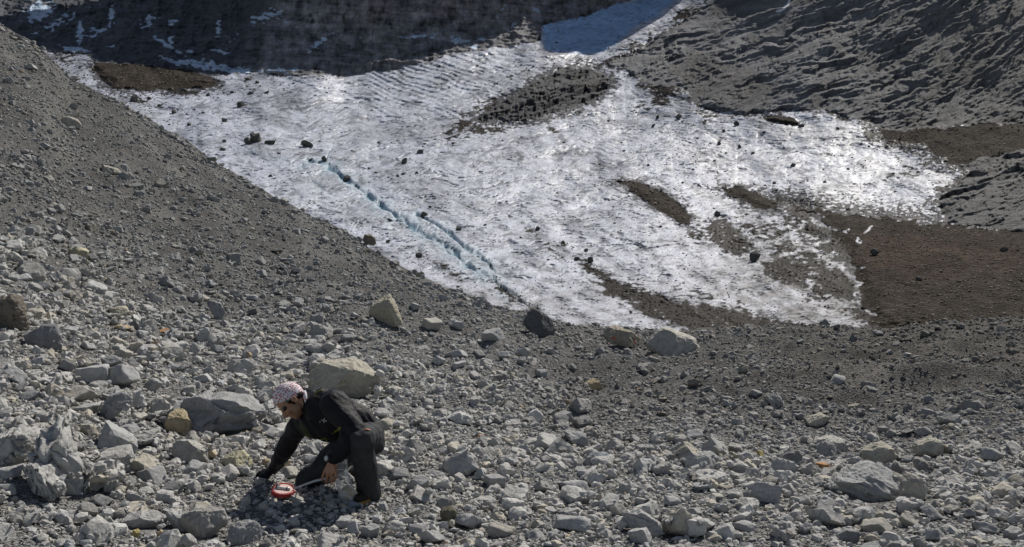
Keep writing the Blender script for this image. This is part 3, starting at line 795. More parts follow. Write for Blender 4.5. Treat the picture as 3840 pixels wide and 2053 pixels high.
# ---- boulders with a face of their own, traced one by one
OUT = [
 ("dark grey peaked boulder on the skyline of the rubble before the glacier snout", [(1962, 1216), (1978, 1190), (2002, 1167), (2024, 1153), (2046, 1173), (2068, 1207), (2082, 1244), (2079, 1274), (2049, 1272), (2006, 1254), (1971, 1236)], DARK, .9, .15, 0),
 ("tan flat sided boulder painted with red letters and a red stroke", [(2262, 1272), (2273, 1235), (2291, 1221), (2335, 1224), (2366, 1244), (2391, 1263), (2408, 1274), (2394, 1299), (2350, 1302), (2297, 1289)], (.27, .245, .195), .8, .1, 0),
 ("large pale wedge boulder with a shaded tan face, right of the painted one", [(2425, 1306), (2440, 1280), (2456, 1260), (2487, 1235), (2552, 1231), (2599, 1238), (2620, 1260), (2639, 1300), (2641, 1333), (2614, 1341), (2552, 1343), (2487, 1346), (2455, 1330)], (.34, .325, .29), 1.1, .35, 0),
 ("pale tilted boulder with a bright top and tan underside on the bank crest", [(1380, 1178), (1393, 1140), (1408, 1110), (1440, 1104), (1470, 1130), (1500, 1190), (1510, 1222), (1470, 1226), (1420, 1205)], (.31, .285, .225), .9, .45, 0),
 ("big pale boulder with an ochre stain just behind the kneeling man", [(1150, 1470), (1156, 1400), (1195, 1365), (1255, 1351), (1330, 1349), (1372, 1390), (1418, 1484), (1390, 1498), (1290, 1496), (1165, 1490)], (.32, .30, .25), .8, .3, 0),
 ("rounded pale head of fluted bedrock at the lower left edge", [(-60, 1655), (0, 1634), (41, 1602), (92, 1600), (112, 1650), (108, 1700), (70, 1770), (0, 1775), (-50, 1740)], (.33, .325, .315), .7, .5, 1.2),
 ("long pale bedrock rib running down right from the lower left bedrock head", [(92, 1592), (127, 1569), (160, 1612), (190, 1672), (225, 1725), (300, 1835), (322, 1876), (275, 1862), (200, 1806), (140, 1745), (104, 1670)], (.33, .325, .315), .5, .7, 1.2),
 ("short lower bedrock rib under the long one at the lower left", [(55, 1750), (108, 1738), (170, 1792), (242, 1862), (228, 1878), (140, 1842), (62, 1798)], (.32, .315, .305), .6, .6, 1.2),
 ("broad grey layered slab of rock lying left of the man's head", [(595, 1530), (650, 1487), (762, 1480), (915, 1500), (976, 1546), (991, 1600), (915, 1640), (737, 1650), (625, 1600)], (.25, .25, .248), .8, .9, 1.5),
 ("tan pear shaped rock standing against the layered slab", [(622, 1595), (640, 1541), (655, 1537), (671, 1546), (690, 1570), (706, 1597), (713, 1634), (681, 1640), (630, 1615)], (.33, .275, .18), .9, .1, 0),
 ("grey blade of rock leaning up to the right below two stacked boulders", [(356, 1584), (376, 1546), (420, 1505), (462, 1470), (488, 1480), (478, 1526), (427, 1563)], GREY, .6, .3, .6),
 ("pale square block left of the man's hanging arm", [(636, 1690), (650, 1658), (762, 1652), (780, 1735), (700, 1738), (640, 1700)], (.31, .305, .28), .8, .25, 0),
 ("cream angular rock beside the man's reaching hand", [(815, 1735), (850, 1700), (905, 1692), (945, 1735), (930, 1757), (860, 1750)], (.35, .33, .235), .8, .3, 0),
 ("dark brown block cut off by the left edge of the picture", [(-30, 1230), (-30, 1110), (20, 1102), (62, 1112), (85, 1180), (94, 1240), (40, 1246)], (.125, .112, .095), .9, .0, .8),
 ("dark grey pyramid rock near the left edge", [(95, 1275), (130, 1250), (158, 1215), (172, 1218), (205, 1258), (228, 1300), (220, 1320), (120, 1318)], (.17, .17, .178), .7, .2, 0),
 ("big pale broken slab in the lower right rubble", [(3105, 1862), (3145, 1826), (3216, 1775), (3287, 1751), (3353, 1770), (3399, 1800), (3394, 1841), (3353, 1879), (3221, 1889), (3119, 1879)], (.29, .29, .285), .7, .8, 1.0),
 ("brownish rough boulder tucked behind the big pale slab", [(3380, 1880), (3385, 1810), (3410, 1778), (3450, 1800), (3485, 1845), (3498, 1890), (3440, 1895)], (.29, .275, .245), .9, .2, 0),
 ("tan grey domed boulder in the right rubble", [(3228, 1755), (3236, 1715), (3262, 1680), (3318, 1662), (3355, 1680), (3380, 1726), (3350, 1742), (3280, 1757)], (.33, .31, .255), .8, .2, 0),
 ("pale jagged boulder with a bright top right of the domed one", [(3428, 1690), (3440, 1670), (3500, 1643), (3535, 1640), (3560, 1668), (3553, 1700), (3500, 1718), (3440, 1712)], (.31, .295, .25), .8, .3, .6),
 ("half buried low grey boulder left of the domed one", [(3050, 1690), (3075, 1655), (3110, 1640), (3170, 1643), (3205, 1670), (3212, 1692), (3120, 1697)], (.32, .31, .285), .9, .4, 0),
 ("flat topped block with square edges on the gravel at right", [(3030, 1575), (3030, 1568), (3085, 1553), (3118, 1553), (3126, 1572), (3100, 1588), (3050, 1600), (3035, 1597)], (.33, .315, .26), 1.0, .3, 0),
 ("rust orange rock in the right rubble", [(3062, 1745), (3090, 1738), (3108, 1745), (3124, 1765), (3112, 1774), (3080, 1760)], RUST, .8, .2, 0),
 ("large blocky grey rock with brown stains near the bottom left", [(668, 1945), (720, 1920), (760, 1912), (820, 1925), (842, 1965), (800, 2020), (740, 2035), (700, 2000)], (.255, .247, .23), .8, .3, 0),
 ("pale grey block at the bottom below the red tape reel", [(845, 1990), (870, 1962), (940, 1960), (975, 1995), (960, 2035), (880, 2050), (850, 2030)], GREY, .8, .3, 0),
 ("long pale jagged slab along the bottom left", [(455, 1945), (480, 1925), (560, 1930), (612, 1950), (605, 1985), (540, 1992), (480, 1975)], PALE, .8, .6, .8),
 ("dark brown cubic stone in the bottom centre rubble", [(1647, 1925), (1655, 1908), (1690, 1902), (1712, 1912), (1708, 1955), (1690, 1968), (1652, 1955)], (.13, .118, .085), .9, .1, 0),
 ("large pale layered rock low in the right centre rubble", [(2330, 1950), (2345, 1920), (2400, 1915), (2470, 1955), (2488, 1990), (2470, 2015), (2400, 2000)], PALE, .7, .5, 1.0),
 ("white tilted slab in the rubble right of the man", [(1670, 1568), (1690, 1545), (1712, 1545), (1770, 1580), (1772, 1592), (1720, 1588)], (.40, .395, .38), .8, .5, 0),
 ("tan leaning stone at the edge of the fine gravel", [(2204, 1430), (2225, 1422), (2248, 1440), (2265, 1470), (2240, 1474), (2215, 1455)], (.33, .27, .17), .8, .1, 0),
 ("long white stone lying flat right of the boulder behind the man", [(1438, 1456), (1445, 1450), (1515, 1458), (1520, 1466), (1500, 1475), (1440, 1470)], (.36, .35, .31), .9, .3, 0),
 ("blue grey rounded rock on fine gravel in the centre right", [(2202, 1712), (2220, 1700), (2270, 1700), (2297, 1722), (2290, 1738), (2225, 1735)], (.20, .215, .24), .9, .3, 0),
 ("pale boulder on the upper left scree", [(217, 455), (225, 440), (250, 433), (280, 445), (297, 470), (290, 484), (255, 478), (225, 470)], (.27, .255, .225), .9, .2, 0),
 ("long pale block lower on the left scree", [(372, 628), (385, 616), (430, 630), (445, 645), (432, 656), (400, 652)], (.27, .255, .22), .9, .3, 0),
 ("cream boulder with a dark side low on the left bank", [(247, 958), (262, 935), (300, 926), (325, 940), (332, 965), (322, 979), (270, 972)], (.34, .315, .225), .9, .25, 0),
 ("cream angular rock in the middle of the left rubble", [(395, 1160), (420, 1148), (462, 1150), (478, 1170), (462, 1195), (430, 1196), (405, 1185)], (.33, .31, .245), .9, .25, 0),
 ("smooth grey slab leaning on the left bank below the gravel tongue", [(770, 1130), (790, 1126), (822, 1150), (838, 1185), (838, 1205), (815, 1192), (785, 1160)], (.215, .215, .222), .6, .5, 0),
 ("dark tipped rock on the skyline edge of the scree bank", [(1356, 905), (1366, 885), (1390, 878), (1404, 885), (1410, 915), (1398, 922), (1375, 916)], (.15, .135, .105), .9, .1, 0),
 ("small tan rock on the skyline of the bank toward the glacier snout", [(1560, 1030), (1568, 1018), (1588, 1018), (1592, 1032), (1580, 1040), (1565, 1038)], (.24, .225, .18), .9, .2, 0),
]
boulders = {}
boulder_spots = []
for i, (lab, poly, colr, th, lean, strat) in enumerate(OUT):
    py_ = max(p[1] for p in poly); xs = [p[0] for p in poly]
    pxm = (min(xs) + max(xs)) / 2
    d = hit_ground(pxm, py_ - 0.10 * (py_ - min(p[1] for p in poly)))
    w = (max(xs) - min(xs)) / F * d
    d += 0.10 * w
    wide = w * th if strat < .9 else w * 0.75
    big = (max(xs) - min(xs)) > 90
    v, f, c = outline_rock(poly, d, min(wide, 1.9), 100 + i, 6 if big else 5, lean, 7, strat)
    me = mesh_np("boulder", v, f)
    o = link("boulder", me, M_ROCK); o.location = Vector(c)
    o.color = (*[min(.6, q * 1.3) for q in colr], 1)
    tag(o, lab, "boulder")
    boulders[lab[:18]] = o
    boulder_spots.append((c[0], c[1], w, v, c))

# ---- single stones of the rubble, by place: (px, base py, width px, height px, tone)
LIST = [(351, 1455, 117, 86, 0), (457, 1465, 137, 102, 1), (569, 1480, 86, 61, 1), (300, 1512, 168, 60, 6), (320, 1561, 91, 46, 0), (417, 1386, 102, 51, 1),
 (198, 1450, 71, 55, 1), (264, 1258, 66, 36, 0), (615, 1256, 33, 24, 5), (463, 1348, 61, 42, 2), (813, 1328, 58, 36, 0), (178, 688, 46, 30, 2), (119, 268, 40, 26, 1),
 (727, 1802, 66, 72, 1), (575, 1822, 122, 66, 1), (645, 1863, 71, 58, 3), (508, 1898, 76, 52, 0), (376, 1909, 112, 56, 3), (508, 2021, 36, 36, 4), (50, 1803, 112, 56, 0), (20, 1870, 90, 60, 1),
 (264, 1955, 66, 46, 0), (1753, 1996, 112, 78, 0), (1565, 1853, 92, 72, 0), (1493, 1807, 86, 52, 3), (1570, 2016, 76, 56, 0), (1621, 2050, 107, 70, 0), (1387, 2026, 76, 60, 1), (1326, 2021, 46, 70, 0), (1290, 1985, 60, 45, 0),
 (1880, 2021, 122, 56, 6), (2007, 2031, 86, 42, 1), (2144, 2001, 163, 66, 0), (2398, 2050, 100, 72, 0), (2317, 1945, 61, 56, 2), (2154, 1863, 153, 58, 0), (1854, 1843, 86, 62, 1), (1722, 1858, 48, 40, 2),
 (2114, 1594, 71, 52, 1), (1804, 1652, 31, 25, 5), (1905, 1584, 48, 32, 1), (2032, 1421, 46, 36, 1), (1646, 1375, 51, 42, 0), (1717, 1391, 71, 34, 0), (1783, 1985, 70, 50, 7), (1844, 1458, 33, 24, 2),
 (1620, 1247, 81, 56, 2), (1712, 1242, 71, 42, 0), (1849, 1287, 112, 52, 0), (1960, 1348, 62, 46, 0), (1722, 1352, 71, 42, 0), (1555, 1170, 46, 34, 0), (1661, 1134, 51, 28, 1), (1890, 1352, 50, 36, 0), (1800, 1345, 46, 34, 1),
 (3495, 1962, 90, 70, 1), (3506, 2040, 81, 60, 0), (3287, 2011, 127, 68, 2), (3816, 1855, 46, 84, 6), (3719, 1736, 86, 56, 0), (2875, 1905, 117, 100, 0), (2951, 1858, 61, 46, 0), (2682, 1884, 61, 32, 2), (2702, 1929, 81, 42, 0), (2601, 1940, 60, 40, 0),
 (2845, 1721, 36, 32, 4), (3140, 1447, 61, 42, 0), (2600, 1650, 70, 40, 0), (2760, 1600, 48, 32, 0), (2640, 1580, 44, 28, 2), (3560, 1940, 70, 50, 6), (3410, 1990, 70, 60, 6), (3630, 1950, 60, 45, 1), (3700, 2010, 110, 55, 1), (3800, 2030, 90, 50, 0),
 (3190, 1740, 46, 38, 0), (3400, 1740, 60, 30, 1), (3050, 1940, 60, 45, 1), (2800, 2000, 90, 40, 0), (3020, 2010, 60, 52, 1), (3180, 2040, 100, 60, 3), (2950, 1970, 60, 40, 0), (2640, 2000, 90, 56, 0), (2520, 1900, 70, 40, 0),
 (3750, 1246, 41, 26, 2), (3292, 1262, 41, 23, 1), (3002, 1292, 30, 20, 1), (3335, 1332, 30, 20, 1), (3400, 1340, 40, 18, 0), (3360, 1300, 34, 18, 1), (3620, 1600, 44, 24, 0), (3480, 1560, 60, 26, 1),
 (60, 1450, 110, 80, 1), (110, 1510, 90, 46, 3), (480, 1635, 80, 46, 1), (420, 1640, 110, 50, 1), (520, 1590, 66, 40, 2), (560, 1655, 70, 40, 0), (880, 1480, 90, 40, 0), (960, 1570, 70, 40, 1), (1000, 1640, 70, 55, 0), (1060, 1700, 66, 50, 0), (1180, 1650, 90, 50, 1), (1260, 1690, 60, 36, 0), (1090, 1800, 72, 50, 2),
 (1160, 1745, 60, 46, 0), (1010, 1730, 60, 40, 1), (870, 1400, 66, 32, 1), (760, 1440, 90, 36, 0), (640, 1400, 70, 36, 1), (250, 1400, 80, 50, 1), (140, 1380, 70, 44, 0), (330, 1320, 60, 36, 0), (560, 1300, 60, 26, 0), (620, 1200, 50, 30, 0), (700, 1230, 50, 26, 2),
 (90, 1060, 60, 36, 0), (160, 1090, 60, 34, 1), (210, 870, 40, 24, 0), (60, 880, 50, 28, 2), (480, 990, 40, 22, 0), (660, 935, 36, 18, 2), (980, 1045, 46, 34, 1), (940, 1130, 60, 26, 8), (890, 1130, 46, 28, 7), (1120, 1160, 40, 44, 0), (1240, 1080, 34, 20, 1), (1190, 990, 30, 20, 1), (1330, 1200, 36, 30, 0), (1300, 1130, 40, 24, 1),
 (30, 320, 36, 30, 1), (170, 560, 44, 24, 1), (330, 720, 40, 22, 1), (450, 520, 30, 18, 1), (550, 800, 40, 22, 1), (690, 760, 32, 16, 0), (270, 500, 30, 26, 1)]
TONES = [(.285, .282, .273), (.235, .233, .23), (.31, .285, .22), (.165, .165, .168), (.34, .28, .13), (.36, .21, .11), (.26, .235, .18), (.115, .115, .125), (.235, .24, .252)]
TONES = [tuple(q * .45 * 1.1 + (a + b + c) / 3 * .55 * 1.1 for q in (a, b, c)) if i_ not in (4, 5) else (a, b, c) for i_, (a, b, c) in enumerate(TONES)]
TNAME = ["pale grey", "mid grey", "cream tan", "dark slate grey", "yellow stained", "rust orange", "brownish", "blackish", "bluish grey"]
ROCK_ME = [mesh_np("rock", *rock_shape(500 + k, 4, r_, 5, 0.04, 90), True) for k, r_ in enumerate(
    [(1, .8, .7), (1, .85, .62), (1, .7, .5), (.9, .9, .8), (1, .6, .7), (1, .8, .45), (.8, .8, 1), (1, .95, .75), (1, .7, .8), (1, .9, .55), (.95, .7, .85), (1, .8, .65)])]
ROCK_BB = []
for m_ in ROCK_ME:
    m_.materials.append(M_ROCK)
    q = np.empty(len(m_.vertices) * 3, np.float32); m_.vertices.foreach_get("co", q); ROCK_BB.append(q.reshape(-1, 3))

# local height field of the rubble as it is heaped up
HX0, HY0, HS = -17.0, 3.6, 0.04
hx = np.arange(HX0, 17.0, HS); hy = np.arange(HY0, 25.0, HS)
HXX, HYY = np.meshgrid(hx, hy)
H = ground_z(HXX, HYY); H0 = H.copy()
def hsplat(x, y, rx, rz, z):
    i0, i1 = int((x - rx - HX0) / HS), int((x + rx - HX0) / HS) + 2
    j0, j1 = int((y - rx - HY0) / HS), int((y + rx - HY0) / HS) + 2
    i0, j0 = max(i0, 0), max(j0, 0)
    if i1 <= i0 or j1 <= j0 or i0 >= H.shape[1] or j0 >= H.shape[0]: return
    q = ((HXX[j0:j1, i0:i1] - x) ** 2 + (HYY[j0:j1, i0:i1] - y) ** 2) / rx ** 2
    t = z + rz * np.sqrt(np.clip(1 - q, 0, 1))
    H[j0:j1, i0:i1] = np.where(q < 1, np.maximum(H[j0:j1, i0:i1], t), H[j0:j1, i0:i1])
for (x, y, w, v, c) in boulder_spots:
    top = v[:, 2].max() + c[2]
    for ex in (-.3, 0, .3):
        hsplat(x + ex * w, y, w * .34, (top - c[2]) * .8, c[2] - .1 * w)

def rot_xyz(a, b, c):
    return np.array(Matrix.Rotation(c, 3, 'Z') @ Matrix.Rotation(b, 3, 'Y') @ Matrix.Rotation(a, 3, 'X'))

def zone(px, py, lab):
    """a plain place name for a stone, found by things in the picture"""
    return lab
count = {}
rock_placed = []
for i, (px, py, w, h, tn) in enumerate(LIST):
    d = hit_ground(px, py - 0.12 * h)
    W, Hh = w / F * d, h / F * d
    best = None
    for tr in range(10):
        k = int(rng.integers(len(ROCK_ME)))
        R = rot_xyz(rng.normal() * .35 + (math.pi if rng.random() < .5 else 0), rng.normal() * .3, rng.uniform(0, 6.28))
        q = ROCK_BB[k] @ R.T; e = np.ptp(q, axis=0)
        s = abs(math.log((e[2] / e[0]) / (Hh / W)))
        if best is None or s < best[0]: best = (s, k, R, e, q)
    s, k, R, e, q = best
    sc = math.sqrt((W / e[0]) * (Hh / e[2]))
    o = bpy.data.objects.new("rock", ROCK_ME[k]); COL.objects.link(o)
    c = P(px, py - h / 2, d + e[1] * sc * .35)
    M = Matrix(R.tolist()).to_4x4(); 
    o.matrix_world = Matrix.Translation(Vector(c)) @ M @ Matrix.Scale(sc, 4)
    g_ = 1.15 + 0.3 * rng.random()
    o.color = (*[x * g_ for x in TONES[tn]], 1)
    hsplat(c[0], c[1], W * .45, Hh * .45, c[2])
    rock_placed.append((o, px, py, w, h, tn, k))
# ------------------------------------------------------------------ the rest of the rubble: heaped stones of every size, one mass
PROT = {s: [rock_shape(900 + 40 * s + k, s, r_, 3, 0.025, 70)[0] for k, r_ in enumerate(
    [(1, .8, .6), (1, .9, .7), (1, .7, .45), (.9, .9, .8), (1, .6, .6), (1, .8, .35), (.8, .8, .9), (1, .95, .5), (1, .75, .75), (1, .85, .55)] * 2)] for s in (1, 2, 3)}
# the smallest: irregular crushed octahedra
o8 = np.array([[1, 0, 0], [-1, 0, 0], [0, 1, 0], [0, -1, 0], [0, 0, 1], [0, 0, -1], [.6, .6, .6], [-.6, -.6, -.5]], float)
def hull(v):
    bm = bmesh.new()
    for p in v: bm.verts.new(p)
    r = bmesh.ops.convex_hull(bm, input=bm.verts)
    bmesh.ops.delete(bm, geom=[x for x in bm.verts if not x.link_faces], context='VERTS')
    bmesh.ops.triangulate(bm, faces=bm.faces[:])
    bm.verts.index_update()
    vv = np.array([x.co[:] for x in bm.verts]); ff = np.array([[q.index for q in p.verts] for p in bm.faces]); bm.free()
    return vv, ff
HULL = []
for k in range(24):
    r = np.random.default_rng(2000 + k)
    p = r.uniform(-1, 1, (13, 3)); p = p / np.maximum(1, np.linalg.norm(p, axis=1) * .9)[:, None] * np.array([1, .8, .62])
    v, f = hull(p); v = v - (v.min(0) + v.max(0)) / 2; v /= np.ptp(v, axis=0).max(); HULL.append((v, f))

_q = P(1175, 1852, hit_ground(1175, 1852)); MAN = np.array([_q[0], _q[1]])
OBST = [(x, y, w * .42) for (x, y, w, v, c) in boulder_spots] + [(o.location.x, o.location.y, w / F * o.location.y * .45) for (o, px, py, w, h, tn, k) in rock_placed]
OBST = np.array(OBST)
def free(x, y, s, k=0.6):
    r = np.ones(len(x), bool)
    for (ox, oy, rr) in OBST:
        # keep the block itself and its near face open
        r &= np.hypot((x - ox) / (rr * 1.15 + s * .3), (y - (oy - .1 * rr)) / (rr * 1.1 + s * .3)) > k + .4
    return r
def fine(x, y, px):
    """1 where the ground is fine gravel rather than blocks"""
    f = smooth(0.05, 0.5, fbm2(x / 3.0 + 3, y / 3.4, 3, 301)) * (0.4 + 0.4 * smooth(8, 12, y))
    f = np.maximum(f, smooth(1900, 2300, px) * smooth(7.2, 9.6, y) * (0.55 + 0.4 * smooth(-.2, .3, fbm2(x / 2.2, y / 2.6, 2, 305))))
    f = np.maximum(f, smooth(13, 24, y) * smooth(2100, 1500, px) * (0.45 + 0.5 * smooth(-.25, .25, fbm2(x / 3.5, y / 5, 3, 309))))
    f = np.maximum(f, smooth(1.0, .55, np.hypot((x - MAN[0]) / 0.62, (y - MAN[1] + .1) / 0.5)))
    return f

def sample(density, ylo, yhi, n_mult=1.0):
    """points on the ground, uniform in area within the view wedge (with a margin)"""
    area = 0.5 * (2.66 * 2120 / F / 1.0) * (yhi ** 2 - ylo ** 2)
    lo, hi = (-1150, 4950) if ylo < 14 else (-330, 4170)
    n = int(area * density * (hi - lo) / 4500.0)
    y = np.sqrt(rng.uniform(ylo ** 2, yhi ** 2, n)); px = rng.uniform(lo, hi, n)
    x = (px - CX) / F * y
    dc, _ = crest_at(px)
    k = y < dc - 0.05
    return x[k], y[k], px[k]

stones = []      # x, y, z, size, proto level
ACC = {1: [], 2: [], 3: [], 0: []}
def tone_of(n, x, y):
    b = rng.normal(0, 0.045, n) + 0.435 + 0.02 * noise2(x / 4, y / 4, 311)
    c = np.stack([b * 1.015, b * 0.99, b * 0.94], -1)
    u = rng.random(n)
    c[u < .10] *= np.array([1.05, 1.0, 0.89]); c[u > .996] *= np.array([1.05, .86, .62]); c[(u > .93) & (u < .985)] *= 0.6
    c[(u > .80) & (u < .93)] *= np.array([.92, .94, .97]); c[(u > .70) & (u < .76)] *= 1.22
    pxx = CX + F * x / y
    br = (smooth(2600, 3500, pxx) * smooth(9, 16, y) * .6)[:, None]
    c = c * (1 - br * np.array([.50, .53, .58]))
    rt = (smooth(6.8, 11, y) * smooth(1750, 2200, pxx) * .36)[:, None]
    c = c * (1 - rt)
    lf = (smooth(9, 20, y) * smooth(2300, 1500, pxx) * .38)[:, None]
    c = c * (1 - lf * np.array([1.03, 1.0, .95]))  # far left bank stones: grazing light darkened into their colour
    return np.clip(c, .04, .6)

def put(x, y, z, size, level, flat, tilt=.4, tone=None):
    n = len(x)
    if n == 0: return
    ACC[level].append((x, y, z, size, flat, rng.normal(0, tilt, n) + (rng.random(n) < .5) * np.pi, rng.normal(0, tilt, n), rng.uniform(0, 6.28, n), tone_of(n, x, y) if tone is None else tone, rng.integers(0, 20, n)))

def heap(x, y, size, level, sink=.30, upd=True):
    """drop stones one after the other on what already lies there"""
    z = np.empty(len(x)); flat = rng.uniform(.5, .85, len(x))
    for i in range(len(x)):
        ci, cj = int((x[i] - HX0) / HS), int((y[i] - HY0) / HS)
        if 0 <= ci < H.shape[1] and 0 <= cj < H.shape[0]:
            r = max(1, int(size[i] * .3 / HS))
            w = H[max(cj - r, 0):cj + r + 1, max(ci - r, 0):ci + r + 1]
            hz = 0.5 * w.min() + 0.5 * w.mean()
            g0 = H0[cj, ci]
            hz = min(hz, g0 + .28)
        else:
            hz = float(ground_z(x[i], y[i]))
        h = size[i] * flat[i] * .62
        z[i] = hz + h * (.5 - sink)
        if upd: hsplat(x[i], y[i], size[i] * .42, h * .42, z[i])
    put(x, y, z, size, level, flat)

def thin(x, y, px, p):
    k = rng.random(len(x)) < p
    return x[k], y[k], px[k]
def clear(x, y, size, r=0.0):
    """keep blocks out of the man's working place"""
    return (np.hypot((x - MAN[0]) / 0.66, (y - MAN[1] + .16) / .62) > 1.0 + size * .5) & free(x, y, size)

# big blocks
x, y, px = sample(13, 4.7, 45); f = fine(x, y, px)
x, y, px = thin(x, y, px, (1 - .85 * f) * np.where(px < 1500, 1.0, .8) * (0.12 + .88 * np.where(px < 1500, smooth(27, 10, y), smooth(19, 8, y))))
s = np.clip(rng.lognormal(math.log(.15), .36, len(x)), .085, .36) * (1 + .25 * smooth(16, 30, y)) * np.where(px < 1400, 1.12, 1.0)
k = clear(x, y, s); x, y, s = x[k], y[k], s[k]
o_ = np.argsort(-s); heap(x[o_], y[o_], s[o_], 3, .22)
n_big = len(x)
# the ones that show largest become stones of their own
q = ACC[3][0]; shown = q[3] / q[1]
ppx = CX + F * q[0] / q[1]; ppy = CY - (q[2] - CZ) / q[1] * F
inn = (ppx > 30) & (ppx < 3810) & (ppy > 1100) & (ppy < 2030)
own = np.argsort(-shown * inn)[:105]
PM3 = {}
loose = []
for i in own:
    k = int(q[9][i])
    if k not in PM3:
        PM3[k] = mesh_np("rock", PROT[3][k], ICO[3][1], False); PM3[k].materials.append(M_ROCK)
    o = bpy.data.objects.new("rock", PM3[k]); COL.objects.link(o)
    o.matrix_world = Matrix.Translation((q[0][i], q[1][i], q[2][i])) @ Matrix(rot_xyz(q[5][i], q[6][i], q[7][i]).tolist()).to_4x4() @ Matrix.Scale(float(q[3][i]), 4)
    o.color = (*[float(t_) for t_ in q[8][i]], 1)
    loose.append((o, ppx[i], ppy[i], shown[i] * F))
keep = np.ones(len(q[0]), bool); keep[own] = False
ACC[3][0] = tuple(a_[keep] for a_ in q)
# blocks along the edge of the bank
x, y, px = sample(8, 18, 45); dc_, _ = crest_at(px); k = (y > dc_ - 1.6) & (px < 2000) & (rng.random(len(x)) < .5); x, y = x[k], y[k]
s = np.clip(rng.lognormal(math.log(.22), .4, len(x)), .12, .6); put(x, y, ground_z(x, y) + s * .1, s, 2, rng.uniform(.5, .85, len(x)))
# fist and head size
x, y, px = sample(42, 4.7, 13.5); f = fine(x, y, px); x, y, px = thin(x, y, px, 1 - .75 * f)
s = np.clip(rng.lognormal(math.log(.085), .3, len(x)), .05, .16)
k = clear(x, y, s); x, y, s = x[k], y[k], s[k]
heap(x, y, s, 2, .25)
x, y, px = sample(18, 13.5, 25); f = fine(x, y, px); x, y, px = thin(x, y, px, 1 - .72 * f)
s = np.clip(rng.lognormal(math.log(.095), .32, len(x)), .055, .2); k = free(x, y, s); x, y, s = x[k], y[k], s[k]; heap(x, y, s, 1, .25)
x, y, px = sample(9, 25, 45); f = fine(x, y, px); x, y, px = thin(x, y, px, 1 - .6 * f)
s = np.clip(rng.lognormal(math.log(.12), .36, len(x)), .07, .3); z = ground_z(x, y) + s * .12
put(x, y, z, s, 1, rng.uniform(.5, .85, len(x)))
def hl(x, y):
    i = ((x - HX0) / HS).astype(int); j = ((y - HY0) / HS).astype(int)
    ok = (i >= 0) & (i < H.shape[1]) & (j >= 0) & (j < H.shape[0])
    z = ground_z(x, y); z[ok] = np.minimum(H[j[ok], i[ok]], z[ok] + .16)
    return z
for (dn, lo, hi, med, lev) in ((110, 4.7, 10, .048, 1), (60, 10, 15, .05, 0), (36, 15, 25, .06, 0), (18, 25, 45, .075, 0), (480, 4.7, 7.5, .024, 0), (200, 7.5, 11, .028, 0)):
    x, y, px = sample(dn, lo, hi)
    s = np.clip(rng.lognormal(math.log(med), .3, len(x)), med * .5, med * 2.2)
    k = free(x, y, s, .5); x, y, s = x[k], y[k], s[k]
    z = hl(x, y) + s * .10
    put(x, y, z, s, lev, rng.uniform(.5, .9, len(x)))

VV, FF, CC = [], [], []; off = 0
for lev, lst in ACC.items():
    if not lst: continue
    arr = [np.concatenate([q[k] for q in lst]) for k in range(10)]
    x, y, z, s, flat, ra, rb, rc, tone, pid = arr
    for k in range(24 if lev == 0 else 20):
        sel = np.where(pid == k)[0] if lev else np.where((np.arange(len(x)) % 24) == k)[0]
        if len(sel) == 0: continue
        pv, pf = HULL[k] if lev == 0 else (PROT[lev][k], ICO[lev][1])
        ca, sa, cb, sb, cc, sc = np.cos(ra[sel]), np.sin(ra[sel]), np.cos(rb[sel]), np.sin(rb[sel]), np.cos(rc[sel]), np.sin(rc[sel])
        o1 = np.zeros_like(ca); l1 = o1 + 1
        Rx = np.array([[l1, o1, o1], [o1, ca, -sa], [o1, sa, ca]]).transpose(2, 0, 1)
        Ry = np.array([[cb, o1, sb], [o1, l1, o1], [-sb, o1, cb]]).transpose(2, 0, 1)
        Rz = np.array([[cc, -sc, o1], [sc, cc, o1], [o1, o1, l1]]).transpose(2, 0, 1)
        R = Rz @ Ry @ Rx
        v = np.einsum('nij,vj->nvi', R, pv) * s[sel][:, None, None]
        v += np.stack([x[sel], y[sel], z[sel]], -1)[:, None, :]
        n, m = v.shape[:2]
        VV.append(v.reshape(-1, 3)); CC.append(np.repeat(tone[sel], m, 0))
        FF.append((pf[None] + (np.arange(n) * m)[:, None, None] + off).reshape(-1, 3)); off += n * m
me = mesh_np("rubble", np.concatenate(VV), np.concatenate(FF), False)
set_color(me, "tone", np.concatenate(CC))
rub = link("rubble", me, M_RUBBLE)
tag(rub, "loose grey limestone rubble covering the whole foreground and the bank", "rubble", kind="stuff")
print("rubble faces", sum(len(f) for f in FF), "stones", sum(len(q[0]) for l in ACC.values() for q in l), "big", n_big)
